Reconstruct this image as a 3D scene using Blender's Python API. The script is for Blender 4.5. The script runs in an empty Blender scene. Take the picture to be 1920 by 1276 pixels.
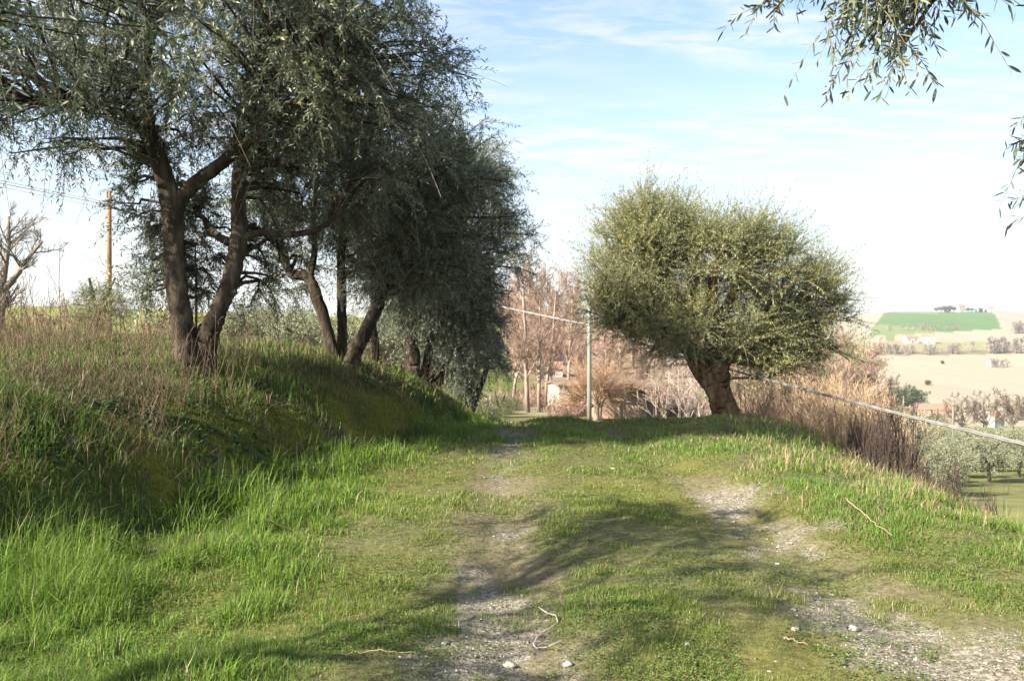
import bpy, math, random
import numpy as np
from mathutils import Vector

# ---------------------------------------------------------------- scene, camera, light
sc = bpy.context.scene
COL = sc.collection
R_ = math.radians

SHIFT = -28.0 / 1920.0
F = 1600.0 / 1920.0                       # focal length over picture width
EYE = 1.5
HZ = 610.0                                # picture row of the horizon (1920 wide)

cam_d = bpy.data.cameras.new("camera")
cam_d.sensor_width = 36.0
cam_d.lens = 36.0 * F
cam_d.shift_y = SHIFT
cam_d.clip_start = 0.05
cam_d.clip_end = 20000
cam = bpy.data.objects.new("camera", cam_d)
COL.objects.link(cam)
cam.location = (0, 0, EYE)
cam.rotation_euler = (R_(90), 0, 0)
sc.camera = cam

SUN_AZ = math.atan2(-0.85, -0.53)         # from +Y towards +X
SUN_EL = R_(34)
sv = Vector((math.sin(SUN_AZ) * math.cos(SUN_EL), math.cos(SUN_AZ) * math.cos(SUN_EL), math.sin(SUN_EL)))
sun_d = bpy.data.lights.new("sun", 'SUN')
sun_d.energy = 4.4
sun_d.angle = R_(0.55)
sun_d.color = (1.0, 0.92, 0.78)
sun = bpy.data.objects.new("sun", sun_d)
COL.objects.link(sun)
sun.rotation_euler = sv.to_track_quat('Z', 'Y').to_euler()
sun.location = (-30, -20, 30)

world = bpy.data.worlds.new("World")
sc.world = world
world.use_nodes = True
wn, wl = world.node_tree.nodes, world.node_tree.links
bg = wn['Background']
sky = wn.new('ShaderNodeTexSky')
sky.sky_type = 'NISHITA'
sky.sun_disc = False
sky.sun_elevation = SUN_EL
sky.sun_rotation = SUN_AZ
sky.air_density = 1.0
sky.dust_density = 1.2
sky.ozone_density = 1.0
tc = wn.new('ShaderNodeTexCoord')
sep = wn.new('ShaderNodeSeparateXYZ')
wl.new(tc.outputs['Generated'], sep.inputs[0])
# project the direction on a cloud plane: (x, y) / (z + .12)
zz = wn.new('ShaderNodeMath'); zz.operation = 'ADD'; zz.inputs[1].default_value = 0.10
wl.new(sep.outputs['Z'], zz.inputs[0])
zm = wn.new('ShaderNodeMath'); zm.operation = 'MAXIMUM'; zm.inputs[1].default_value = 0.03
wl.new(zz.outputs[0], zm.inputs[0])
dvx = wn.new('ShaderNodeMath'); dvx.operation = 'DIVIDE'
dvy = wn.new('ShaderNodeMath'); dvy.operation = 'DIVIDE'
wl.new(sep.outputs['X'], dvx.inputs[0]); wl.new(zm.outputs[0], dvx.inputs[1])
wl.new(sep.outputs['Y'], dvy.inputs[0]); wl.new(zm.outputs[0], dvy.inputs[1])
cmb = wn.new('ShaderNodeCombineXYZ')
wl.new(dvx.outputs[0], cmb.inputs['X']); wl.new(dvy.outputs[0], cmb.inputs['Y'])


def wnoise(scale, detail, rough, loc, stretch, dist=0.0):
    mp = wn.new('ShaderNodeMapping')
    mp.inputs['Location'].default_value = loc
    mp.inputs['Rotation'].default_value = (0, 0, R_(-18))
    mp.inputs['Scale'].default_value = stretch
    wl.new(cmb.outputs[0], mp.inputs['Vector'])
    n = wn.new('ShaderNodeTexNoise')
    n.inputs['Scale'].default_value = scale
    n.inputs['Detail'].default_value = detail
    n.inputs['Roughness'].default_value = rough
    n.inputs['Distortion'].default_value = dist
    wl.new(mp.outputs[0], n.inputs['Vector'])
    return n


def wramp(src, a, b):
    m = wn.new('ShaderNodeMapRange')
    m.interpolation_type = 'SMOOTHSTEP'
    m.inputs['From Min'].default_value = a
    m.inputs['From Max'].default_value = b
    wl.new(src, m.inputs['Value'])
    return m


cl1 = wramp(wnoise(1.1, 3, 0.5, (3.1, 1.7, 0), (0.8, 1.1, 1)).outputs['Fac'], 0.30, 0.60)
cl2 = wramp(wnoise(4.5, 8, 0.62, (0.3, 5.2, 0), (0.7, 2.0, 1), 0.4).outputs['Fac'], 0.40, 0.66)
cm = wn.new('ShaderNodeMath'); cm.operation = 'MULTIPLY'
wl.new(cl1.outputs[0], cm.inputs[0]); wl.new(cl2.outputs[0], cm.inputs[1])
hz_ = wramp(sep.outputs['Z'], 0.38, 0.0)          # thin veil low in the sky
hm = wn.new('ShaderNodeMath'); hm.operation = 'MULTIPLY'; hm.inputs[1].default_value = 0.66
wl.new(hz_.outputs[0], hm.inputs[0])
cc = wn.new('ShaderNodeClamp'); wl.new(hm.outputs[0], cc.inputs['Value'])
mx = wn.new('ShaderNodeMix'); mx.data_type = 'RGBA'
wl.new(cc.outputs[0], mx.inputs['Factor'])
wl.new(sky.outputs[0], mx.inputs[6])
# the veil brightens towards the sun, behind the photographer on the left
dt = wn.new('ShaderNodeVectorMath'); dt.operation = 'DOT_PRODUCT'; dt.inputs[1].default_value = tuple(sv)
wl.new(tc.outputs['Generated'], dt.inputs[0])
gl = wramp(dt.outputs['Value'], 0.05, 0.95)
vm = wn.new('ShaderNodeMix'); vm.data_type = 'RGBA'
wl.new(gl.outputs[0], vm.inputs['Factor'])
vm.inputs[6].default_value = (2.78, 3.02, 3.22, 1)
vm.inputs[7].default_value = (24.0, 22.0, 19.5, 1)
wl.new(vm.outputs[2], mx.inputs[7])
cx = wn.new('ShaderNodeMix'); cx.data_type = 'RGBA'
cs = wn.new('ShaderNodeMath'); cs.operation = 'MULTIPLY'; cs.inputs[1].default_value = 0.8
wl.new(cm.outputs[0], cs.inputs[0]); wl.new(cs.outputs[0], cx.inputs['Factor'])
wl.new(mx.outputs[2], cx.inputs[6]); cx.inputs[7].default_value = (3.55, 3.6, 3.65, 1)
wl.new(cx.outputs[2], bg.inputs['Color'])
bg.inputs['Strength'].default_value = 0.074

sc.view_settings.view_transform = 'Standard'
sc.view_settings.look = 'None'
sc.view_settings.exposure = 2.0
sc.view_settings.gamma = 1.0
sc.cycles.max_bounces = 5
sc.cycles.diffuse_bounces = 3
sc.cycles.glossy_bounces = 2
sc.cycles.transmission_bounces = 3
sc.cycles.transparent_max_bounces = 4
sc.cycles.caustics_reflective = False
sc.cycles.caustics_refractive = False
sc.cycles.use_denoising = True

rng = np.random.default_rng(7)
random.seed(7)


def P(px, py, d):
    """world point seen at photo pixel (px, py) at depth d"""
    return np.array([(px - 960.0) / 1600.0 * d, d, EYE + (HZ - py) / 1600.0 * d])


# ---------------------------------------------------------------- numpy helpers
def norm(v):
    return v / np.maximum(np.linalg.norm(v, axis=-1, keepdims=True), 1e-9)


def _h(ix, iy, seed):
    n = (ix.astype(np.int64) * 374761393 + iy.astype(np.int64) * 668265263 + seed * 1274126177) & 0xffffffff
    n = ((n ^ (n >> 13)) * 1274126177) & 0xffffffff
    n = (n ^ (n >> 16)) & 0xffffffff
    return n / 4294967295.0


def vnoise(x, y, seed=0):
    x = np.asarray(x, float); y = np.asarray(y, float)
    ix, iy = np.floor(x), np.floor(y)
    fx, fy = x - ix, y - iy
    fx = fx * fx * (3 - 2 * fx); fy = fy * fy * (3 - 2 * fy)
    a = _h(ix, iy, seed); b = _h(ix + 1, iy, seed); c = _h(ix, iy + 1, seed); d = _h(ix + 1, iy + 1, seed)
    return (a * (1 - fx) + b * fx) * (1 - fy) + (c * (1 - fx) + d * fx) * fy


def fbm(x, y, o=4, seed=0):
    s = 0; a = 0.5; t = 0
    for k in range(o):
        s = s + a * vnoise(x * 2 ** k, y * 2 ** k, seed + k * 17); t += a; a *= 0.5
    return s / t


def sm(x, a, b):
    t = np.clip((x - a) / (b - a), 0, 1)
    return t * t * (3 - 2 * t)


def pchip(xs, ys):
    xs = np.array(xs, float); ys = np.array(ys, float)
    h = np.diff(xs); dl = np.diff(ys) / h
    m = np.zeros(len(xs))
    for i in range(1, len(xs) - 1):
        if dl[i - 1] * dl[i] > 0:
            m[i] = 2 * dl[i - 1] * dl[i] / (dl[i - 1] + dl[i])
    m[0], m[-1] = dl[0], dl[-1]

    def f(x):
        x = np.clip(np.asarray(x, float), xs[0], xs[-1])
        i = np.clip(np.searchsorted(xs, x) - 1, 0, len(xs) - 2)
        t = (x - xs[i]) / h[i]
        return ((2 * t**3 - 3 * t**2 + 1) * ys[i] + (t**3 - 2 * t**2 + t) * h[i] * m[i]
                + (-2 * t**3 + 3 * t**2) * ys[i + 1] + (t**3 - t**2) * h[i] * m[i + 1])
    return f


def mesh_from(name, V, groups, mats=(), attrs=None, cols=None, smooth=False):
    """groups: list of (faces n x k array, material index)"""
    me = bpy.data.meshes.new(name)
    V = np.asarray(V, np.float32)
    me.vertices.add(len(V))
    me.vertices.foreach_set('co', V.ravel())
    loops = []; starts = []; mi = []; off = 0
    for f, m in groups:
        f = np.asarray(f, np.int32)
        if not len(f):
            continue
        n, k = f.shape
        loops.append(f.ravel()); starts.append(off + np.arange(n) * k); mi.append(np.full(n, m)); off += n * k
    loops = np.concatenate(loops).astype(np.int32); starts = np.concatenate(starts).astype(np.int32)
    mi = np.concatenate(mi).astype(np.int32)
    me.loops.add(len(loops)); me.loops.foreach_set('vertex_index', loops)
    me.polygons.add(len(starts)); me.polygons.foreach_set('loop_start', starts)
    me.polygons.foreach_set('material_index', mi)
    if isinstance(smooth, (bool, int)):
        me.polygons.foreach_set('use_smooth', np.full(len(starts), bool(smooth)))
    else:
        me.polygons.foreach_set('use_smooth', np.isin(mi, list(smooth)))
    for m in mats:
        me.materials.append(m)
    for k, v in (attrs or {}).items():
        a = me.attributes.new(k, 'FLOAT', 'POINT'); a.data.foreach_set('value', np.asarray(v, np.float32))
    for k, v in (cols or {}).items():
        a = me.attributes.new(k, 'FLOAT_COLOR', 'POINT')
        c = np.ones((len(V), 4), np.float32); c[:, :3] = v
        a.data.foreach_set('color', c.ravel())
    me.update(calc_edges=True)
    return me


def link(name, me, parent=None, loc=None):
    o = bpy.data.objects.new(name, me)
    COL.objects.link(o)
    if parent is not None:
        o.parent = parent
    if loc is not None:
        o.location = loc
    return o


def tag(o, label=None, cat=None, group=None, kind=None):
    if label: o['label'] = label
    if cat: o['category'] = cat
    if group: o['group'] = group
    if kind: o['kind'] = kind
    return o


def thing(name, label, cat, loc=(0, 0, 0), rz=0.0, group=None):
    o = bpy.data.objects.new(name, None)
    o.empty_display_size = 0.2
    COL.objects.link(o)
    o.location = loc; o.rotation_euler = (0, 0, rz)
    return tag(o, label, cat, group)


def dup(root, loc, rz=0.0, scale=1.0, label=None, group=None):
    r = root.copy(); COL.objects.link(r)
    r.location = loc; r.rotation_euler = (0, 0, rz)
    r.scale = (scale,) * 3 if np.isscalar(scale) else scale
    if label: r['label'] = label
    if group: r['group'] = group
    for ch in list(root.children):
        c = ch.copy(); COL.objects.link(c); c.parent = r
        for g in ch.children:
            d = g.copy(); COL.objects.link(d); d.parent = c
    return r


class Bag:
    """collects vertices / faces of several batches into one mesh"""
    def __init__(s):
        s.v = []; s.g = []; s.n = 0; s.t = []

    def add(s, V, F, m=0, tint=None):
        V = np.asarray(V, float).reshape(-1, 3)
        for f in (F if isinstance(F, list) else [F]):
            s.g.append((np.asarray(f) + s.n, m))
        s.v.append(V); s.n += len(V)
        s.t.append(np.full(len(V), 0.5) if tint is None else np.broadcast_to(np.asarray(tint, float), (len(V),)))

    def mesh(s, name, mats, smooth=False):
        return mesh_from(name, np.concatenate(s.v), s.g, mats, attrs={'tint': np.concatenate(s.t)}, smooth=smooth)

    def box(s, lo, hi, m=0, rot=None, tint=None):
        lo = np.array(lo, float); hi = np.array(hi, float)
        V = np.array([[x, y, z] for x in (lo[0], hi[0]) for y in (lo[1], hi[1]) for z in (lo[2], hi[2])])
        if rot is not None:
            V = V @ np.array(rot).T
        s.add(V, np.array([[0, 1, 3, 2], [4, 6, 7, 5], [0, 4, 5, 1], [2, 3, 7, 6], [0, 2, 6, 4], [1, 5, 7, 3]]), m, tint)


def tubes(paths, radii, S=6, bump=0.0, seed=0, cap=True):
    """paths N x P x 3, radii N x P  -> verts, quads(+ caps)"""
    paths = np.asarray(paths, float); radii = np.asarray(radii, float)
    N, Pn, _ = paths.shape
    T = np.zeros_like(paths)
    T[:, 1:-1] = paths[:, 2:] - paths[:, :-2]
    T[:, 0] = paths[:, 1] - paths[:, 0]; T[:, -1] = paths[:, -1] - paths[:, -2]
    T = norm(T)
    main = norm(paths[:, -1] - paths[:, 0])
    ref = np.where(np.abs(main[:, 2:3]) > 0.8, np.array([[1.0, 0.13, 0]]), np.array([[0.1, 0.05, 1.0]]))
    ref = np.repeat(ref[:, None], Pn, 1)
    U = norm(np.cross(T, ref)); W = np.cross(T, U)
    th = np.arange(S) / S * 2 * math.pi
    r = np.repeat(radii[:, :, None], S, 2)
    if bump:
        cl_ = np.concatenate([np.zeros((N, 1)), np.cumsum(np.linalg.norm(np.diff(paths, axis=1), axis=2), 1)], 1)[:, :, None]
        tw_ = th[None, None] + cl_ * 0.9
        a_, b_ = np.cos(tw_), np.sin(tw_)
        rib = fbm(a_ * 2.3 + cl_ * 0.7 + seed * 1.7, b_ * 2.3 + cl_ * 1.1, 4, seed) - 0.5
        kn_ = vnoise(a_ * 1.1 + cl_ * 2.2 + seed, b_ * 1.1 - cl_ * 1.3, seed + 5) - 0.5
        r = r * (1 + 4.5 * bump * rib + 2.2 * bump * kn_)
    V = (paths[:, :, None] + r[..., None] * (np.cos(th)[None, None, :, None] * U[:, :, None] + np.sin(th)[None, None, :, None] * W[:, :, None]))
    idx = np.arange(N * Pn * S).reshape(N, Pn, S)
    a = idx[:, :-1]; b = idx[:, 1:]
    q = np.stack([a, np.roll(a, -1, 2), np.roll(b, -1, 2), b], -1).reshape(-1, 4)
    fs = [q]
    if cap:
        fs.append(idx[:, -1]); fs.append(idx[:, 0][:, ::-1])
    return V.reshape(-1, 3), fs


def resample(pts, n, wob=0.0, seed=0):
    """smooth (Catmull-Rom) resampling of a hand drawn polyline"""
    p = np.array(pts, float)
    p = np.vstack([2 * p[0] - p[1], p, 2 * p[-1] - p[-2]])
    m = len(pts) - 1
    t = np.linspace(0, m - 1e-6, n); i = t.astype(int); f = (t - i)[:, None]
    a, b, c, d = p[i], p[i + 1], p[i + 2], p[i + 3]
    o = 0.5 * (2 * b + (c - a) * f + (2 * a - 5 * b + 4 * c - d) * f**2 + (3 * b - a - 3 * c + d) * f**3)
    if wob:
        g = np.random.default_rng(seed)
        w = g.normal(size=o.shape) * wob; w[0] = 0
        o[:, :3] += w[:, :3]
    return o


# ---------------------------------------------------------------- materials
def new_mat(name):
    m = bpy.data.materials.new(name); m.use_nodes = True
    n, l = m.node_tree.nodes, m.node_tree.links
    for x in list(n):
        if x.type == 'BSDF_PRINCIPLED': p = x
        elif x.type == 'OUTPUT_MATERIAL': out = x
    return m, n, l, p, out


def ramp(n, stops, interp='LINEAR'):
    r = n.new('ShaderNodeValToRGB')
    r.color_ramp.interpolation = interp
    e = r.color_ramp.elements
    while len(e) < len(stops): e.new(0.5)
    for k, (pos, c) in enumerate(stops):
        e[k].position = pos; e[k].color = (*c, 1)
    return r


def noise_node(n, l, scale, detail=4, rough=0.55, stretch=None, coord='Object', dist=0.0):
    t = n.new('ShaderNodeTexCoord')
    x = n.new('ShaderNodeTexNoise')
    x.inputs['Scale'].default_value = scale; x.inputs['Detail'].default_value = detail
    x.inputs['Roughness'].default_value = rough; x.inputs['Distortion'].default_value = dist
    if stretch:
        mp = n.new('ShaderNodeMapping'); mp.inputs['Scale'].default_value = stretch
        l.new(t.outputs[coord], mp.inputs[0]); l.new(mp.outputs[0], x.inputs['Vector'])
    else:
        l.new(t.outputs[coord], x.inputs['Vector'])
    return x


def mat_noise(name, stops, scale=5, detail=5, rough=0.9, stretch=None, bump=0.0, bscale=None, spec=0.2):
    m, n, l, p, out = new_mat(name)
    x = noise_node(n, l, scale, detail, 0.6, stretch)
    r = ramp(n, stops); l.new(x.outputs['Fac'], r.inputs[0]); l.new(r.outputs[0], p.inputs['Base Color'])
    p.inputs['Roughness'].default_value = rough
    p.inputs['Specular IOR Level'].default_value = spec
    if bump:
        y = noise_node(n, l, bscale or scale * 3, 5, 0.65, stretch)
        b = n.new('ShaderNodeBump'); b.inputs['Strength'].default_value = bump; b.inputs['Distance'].default_value = 0.03
        l.new(y.outputs['Fac'], b.inputs['Height']); l.new(b.outputs[0], p.inputs['Normal'])
    return m


def mat_tint(name, stops, rough=0.8, trans=0.0, spec=0.2, trans_col=None, back=None):
    """colour from the per-vertex 'tint' value; optional translucency and a different underside"""
    m, n, l, p, out = new_mat(name)
    a = n.new('ShaderNodeAttribute'); a.attribute_name = 'tint'
    r = ramp(n, stops); l.new(a.outputs['Fac'], r.inputs[0])
    colr = r.outputs[0]
    if back:
        r2 = ramp(n, back); l.new(a.outputs['Fac'], r2.inputs[0])
        g = n.new('ShaderNodeNewGeometry')
        mxx = n.new('ShaderNodeMix'); mxx.data_type = 'RGBA'
        l.new(g.outputs['Backfacing'], mxx.inputs['Factor']); l.new(r.outputs[0], mxx.inputs[6]); l.new(r2.outputs[0], mxx.inputs[7])
        colr = mxx.outputs[2]
    l.new(colr, p.inputs['Base Color'])
    p.inputs['Roughness'].default_value = rough
    p.inputs['Specular IOR Level'].default_value = spec
    if trans:
        t = n.new('ShaderNodeBsdfTranslucent')
        if trans_col:
            t.inputs['Color'].default_value = (*trans_col, 1)
        else:
            l.new(r.outputs[0], t.inputs['Color'])
        s = n.new('ShaderNodeMixShader'); s.inputs[0].default_value = trans
        l.new(p.outputs[0], s.inputs[1]); l.new(t.outputs[0], s.inputs[2]); l.new(s.outputs[0], out.inputs['Surface'])
    return m


LEAF_UNDER = [(0, (0.13, 0.155, 0.11)), (1, (0.26, 0.285, 0.21))]
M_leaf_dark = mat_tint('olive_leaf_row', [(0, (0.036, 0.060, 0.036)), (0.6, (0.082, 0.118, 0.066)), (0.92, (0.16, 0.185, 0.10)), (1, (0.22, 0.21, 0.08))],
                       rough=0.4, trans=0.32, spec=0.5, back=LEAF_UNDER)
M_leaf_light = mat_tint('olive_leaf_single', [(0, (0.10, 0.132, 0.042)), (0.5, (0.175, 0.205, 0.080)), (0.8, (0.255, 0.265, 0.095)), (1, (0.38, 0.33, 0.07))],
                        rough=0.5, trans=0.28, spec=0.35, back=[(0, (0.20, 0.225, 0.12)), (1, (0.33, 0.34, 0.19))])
M_leaf_far = mat_tint('olive_leaf_grove', [(0, (0.10, 0.12, 0.045)), (0.6, (0.165, 0.18, 0.075)), (1, (0.24, 0.24, 0.125))],
                      rough=0.7, trans=0.2, back=[(0, (0.24, 0.26, 0.17)), (1, (0.36, 0.37, 0.26))])
M_leaf_oak = mat_tint('evergreen_leaf', [(0, (0.03, 0.055, 0.018)), (0.7, (0.075, 0.12, 0.035)), (1, (0.13, 0.17, 0.05))], rough=0.6, trans=0.2)
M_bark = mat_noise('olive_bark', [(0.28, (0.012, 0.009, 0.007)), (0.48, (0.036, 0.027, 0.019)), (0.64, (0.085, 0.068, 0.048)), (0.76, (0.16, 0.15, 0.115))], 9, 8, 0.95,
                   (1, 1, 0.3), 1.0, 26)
M_bark_lit = mat_noise('sunlit_olive_bark', [(0.28, (0.022, 0.013, 0.008)), (0.47, (0.10, 0.06, 0.03)), (0.6, (0.18, 0.115, 0.06)), (0.75, (0.29, 0.215, 0.135))], 7, 8, 0.95,
                       (1, 1, 0.3), 1.0, 16)  # olive bark again for the lone tree, sunlight put into its lighter, warmer browns
M_twig = mat_tint('olive_twig', [(0, (0.09, 0.075, 0.05)), (1, (0.22, 0.19, 0.12))], 0.9)
M_dead_twig = mat_tint('dead_olive_twig', [(0, (0.12, 0.095, 0.07)), (1, (0.30, 0.25, 0.19))], 0.9)
M_bare_bark = mat_noise('bare_bark', [(0.3, (0.16, 0.12, 0.09)), (0.7, (0.36, 0.29, 0.23))], 4, 5, 0.95, (1, 1, 0.3))
M_pink_twig = mat_tint('pink_twig', [(0, (0.175, 0.11, 0.082)), (0.6, (0.285, 0.19, 0.145)), (1, (0.40, 0.30, 0.24))], 0.9)
M_orange_twig = mat_tint('orange_twig', [(0, (0.20, 0.115, 0.068)), (0.6, (0.31, 0.20, 0.125)), (1, (0.42, 0.315, 0.215))], 0.85)
M_straw_twig = mat_tint('straw_twig', [(0, (0.20, 0.135, 0.08)), (0.6, (0.31, 0.225, 0.14)), (1, (0.42, 0.34, 0.23))], 0.9)
M_pale_twig = mat_tint('pale_twig', [(0, (0.22, 0.17, 0.14)), (1, (0.40, 0.34, 0.295))], 0.9)
M_grey_twig = mat_tint('grey_twig', [(0, (0.12, 0.095, 0.08)), (1, (0.27, 0.23, 0.19))], 0.9)
M_brown_twig = mat_tint('brown_twig', [(0, (0.17, 0.11, 0.07)), (0.6, (0.30, 0.21, 0.13)), (1, (0.45, 0.34, 0.22))], 0.9)
M_black_twig = mat_tint('dark_stem', [(0, (0.022, 0.016, 0.014)), (1, (0.085, 0.060, 0.05))], 0.9)
M_oak_twig = mat_tint('oak_twig', [(0, (0.10, 0.078, 0.055)), (1, (0.21, 0.17, 0.125))], 0.9)
M_weed = mat_tint('dry_weed_stem', [(0, (0.055, 0.037, 0.024)), (0.6, (0.14, 0.098, 0.06)), (1, (0.28, 0.215, 0.135))], 0.9)
M_straw = mat_tint('straw', [(0, (0.20, 0.155, 0.09)), (0.6, (0.36, 0.29, 0.17)), (1, (0.55, 0.46, 0.30))], 0.85, 0.2)


def mat_grass():
    m, n, l, p, out = new_mat('grass_blade')
    a = n.new('ShaderNodeAttribute'); a.attribute_name = 'col'
    l.new(a.outputs['Color'], p.inputs['Base Color'])
    p.inputs['Roughness'].default_value = 0.55
    p.inputs['Specular IOR Level'].default_value = 0.25
    t = n.new('ShaderNodeBsdfTranslucent'); l.new(a.outputs['Color'], t.inputs['Color'])
    s = n.new('ShaderNodeMixShader'); s.inputs[0].default_value = 0.35
    l.new(p.outputs[0], s.inputs[1]); l.new(t.outputs[0], s.inputs[2]); l.new(s.outputs[0], out.inputs['Surface'])
    return m


M_grass = mat_grass()


def mat_ground():
    m, n, l, p, out = new_mat('ground')
    a = n.new('ShaderNodeAttribute'); a.attribute_name = 'col'
    gr = n.new('ShaderNodeAttribute'); gr.attribute_name = 'gravel'
    far = n.new('ShaderNodeAttribute'); far.attribute_name = 'far'
    x = noise_node(n, l, 22, 10, 0.78)
    r = ramp(n, [(0.3, (0.35, 0.33, 0.32)), (0.5, (0.9, 0.9, 0.9)), (0.7, (1.6, 1.55, 1.45))])
    l.new(x.outputs['Fac'], r.inputs[0])
    fl = n.new('ShaderNodeMix'); fl.data_type = 'RGBA'; fl.inputs[7].default_value = (1, 1, 1, 1)
    l.new(far.outputs['Fac'], fl.inputs['Factor']); l.new(r.outputs[0], fl.inputs[6])
    mu = n.new('ShaderNodeMix'); mu.data_type = 'RGBA'; mu.blend_type = 'MULTIPLY'; mu.inputs['Factor'].default_value = 1
    l.new(a.outputs['Color'], mu.inputs[6]); l.new(fl.outputs[2], mu.inputs[7])
    # gravel: fine stony speckle
    v = n.new('ShaderNodeTexVoronoi'); v.inputs['Scale'].default_value = 55
    t = n.new('ShaderNodeTexCoord'); l.new(t.outputs['Object'], v.inputs['Vector'])
    rg = ramp(n, [(0.0, (0.085, 0.074, 0.050)), (0.5, (0.165, 0.148, 0.112)), (1.0, (0.28, 0.255, 0.205))])
    sp = n.new('ShaderNodeSeparateColor'); l.new(v.outputs['Color'], sp.inputs[0]); l.new(sp.outputs[0], rg.inputs[0])
    x2 = noise_node(n, l, 14, 6, 0.7)
    ad = n.new('ShaderNodeMath'); ad.operation = 'ADD'
    l.new(gr.outputs['Fac'], ad.inputs[0]); l.new(x2.outputs['Fac'], ad.inputs[1])
    mr = n.new('ShaderNodeMapRange'); mr.inputs['From Min'].default_value = 0.82; mr.inputs['From Max'].default_value = 1.35
    l.new(ad.outputs[0], mr.inputs['Value'])
    mg = n.new('ShaderNodeMix'); mg.data_type = 'RGBA'
    l.new(mr.outputs[0], mg.inputs['Factor']); l.new(mu.outputs[2], mg.inputs[6]); l.new(rg.outputs[0], mg.inputs[7])
    l.new(mg.outputs[2], p.inputs['Base Color'])
    p.inputs['Roughness'].default_value = 0.95
    p.inputs['Specular IOR Level'].default_value = 0.1
    y = noise_node(n, l, 30, 6, 0.7)
    b = n.new('ShaderNodeBump'); b.inputs['Strength'].default_value = 0.6; b.inputs['Distance'].default_value = 0.02
    l.new(y.outputs['Fac'], b.inputs['Height']); l.new(b.outputs[0], p.inputs['Normal'])
    return m


M_ground = mat_ground()

# ---------------------------------------------------------------- terrain
_xf = pchip([-60, 0, 3.5, 5.45, 6.5, 8.9, 10, 13.3, 17, 24, 40, 80], [-4.5, -3.8, -3.3, -2.9, -2.4, -2.1, -1.75, -1.0, -0.85, -0.7, -0.5, -0.5])
_R = pchip([-60, 0, 12, 14.2, 17, 20, 24, 30, 40, 50, 60, 80, 100, 150, 200, 300, 600, 1500, 4000],
           [0.3, 0, -0.03, -0.12, -0.42, -0.85, -1.4, -2.2, -3.3, -4.0, -4.45, -4.6, -4.0, 0, 2.8, 4.0, 4.0, 2, 0])
_B = pchip([0, 0.15, 0.5, 0.9, 1.6, 2.2, 4, 8, 15, 30, 60, 200, 5000], [0, 0.12, 0.5, 0.74, 1.02, 1.10, 1.22, 1.38, 1.75, 2.6, 3.6, 7.0, 9.0])
_BM = pchip([-60, 16, 20, 24, 40, 100], [1, 1, 0.85, 0.62, 0.25, 0.15])
_xe = pchip([-60, 0, 5, 6, 7.4, 9, 12, 14, 16, 20, 24, 40, 60, 100, 300, 5000], [4.6, 4.4, 3.9, 3.55, 3.15, 3.0, 3.3, 4.0, 4.7, 5.3, 6.2, 9, 14, 25, 75, 1250])
_V = pchip([-60, 0, 20, 40, 60, 100, 150, 250, 350, 450, 600, 700, 800, 900, 1000, 1100, 1200, 1300, 1600, 2500, 5000],
           [-6, -6, -6.3, -7.6, -10.4, -14.5, -20, -29.5, -36, -36.3, -31, -24, -15, -5, 5, 13, 19, 21.5, 18, 30, 30])


def H(x, y, micro=True):
    x = np.asarray(x, float); y = np.asarray(y, float)
    s = x - _xf(y) + 0.25 * (fbm(x * 0.9, y * 0.9, 3, 5) - 0.5)
    e = x - _xe(y) + 0.5 * (fbm(x * 0.5, y * 0.5, 2, 9) - 0.5)
    R = _R(y)
    u = np.maximum(-s, 0)
    left = R * np.exp(-u / (7.0 + 9.0 * sm(y, 22, 45))) + _B(u) * (_BM(y) + (1 - _BM(y)) * sm(u, 4, 14)) + 0.12 * sm(u, .3, 1.2) * (fbm(x * 1.4, y * 1.4, 3, 3) - 0.5)
    left = left + 1.6 * sm(u, 12, 60) * (fbm(x * 0.02, y * 0.02, 3, 31) - 0.4)
    ep = np.maximum(e, 0)
    Fd = 0.52 * (np.sqrt(ep * ep + 1.0) - 1.0)
    Vv = _V(y) + 1.2 * sm(y, 60, 200) * (fbm(x * 0.012, y * 0.012, 3, 41) - 0.5) * 2 \
        + sm(y, 800, 1200) * (4.0 * (fbm(x * 0.004 + 3, y * 0.004, 2, 43) - 0.5) - 8 * sm(x / np.maximum(y, 1), 0.56, 0.66) - 5 * sm(x / np.maximum(y, 1), 0.44, 0.40))
    blend = sm(e / np.maximum(y * 0.09, 5.0), 0, 1)
    Ve = R - 8 + (Vv - (R - 8)) * blend
    k = 0.8
    A = R - Fd
    mxv = np.maximum(A, Ve); right = mxv + k * np.log1p(np.exp(-np.abs(A - Ve) / k)) - 0.0
    right = np.where(e > 0, right, R + k * np.log1p(np.exp(-np.minimum(np.maximum(A - (R - 8), 0.01) / k, 40))))
    right = right + 0.10 * np.exp(-((e + 0.5) / 0.6) ** 2) * sm(60 - y, 0, 30)
    z = np.where(s < 0, left, right)
    # worn ruts
    rx = rut_x(y)
    near = sm(40 - y, 0, 10)
    for c in rx:
        z = z - 0.05 * near * np.exp(-((x - c) / 0.28) ** 2)
    if micro:
        nr = sm(45 - np.hypot(x, y), 0, 20)
        z = z + nr * (0.07 * (fbm(x * 1.1, y * 1.1, 3, 11) - 0.5) + 0.035 * (fbm(x * 6, y * 6, 3, 12) - 0.5))
    return z


def rut_x(y):
    y = np.asarray(y, float)
    return (0.0 + 0.10 * np.sin(y * 0.55 + 0.4), np.interp(y, [0, 4, 6, 8, 10, 12.6, 20, 40], [2.25, 2.05, 1.9, 1.75, 1.62, 1.52, 1.6, 1.9]) + 0.06 * np.sin(y * 0.9))


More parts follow.
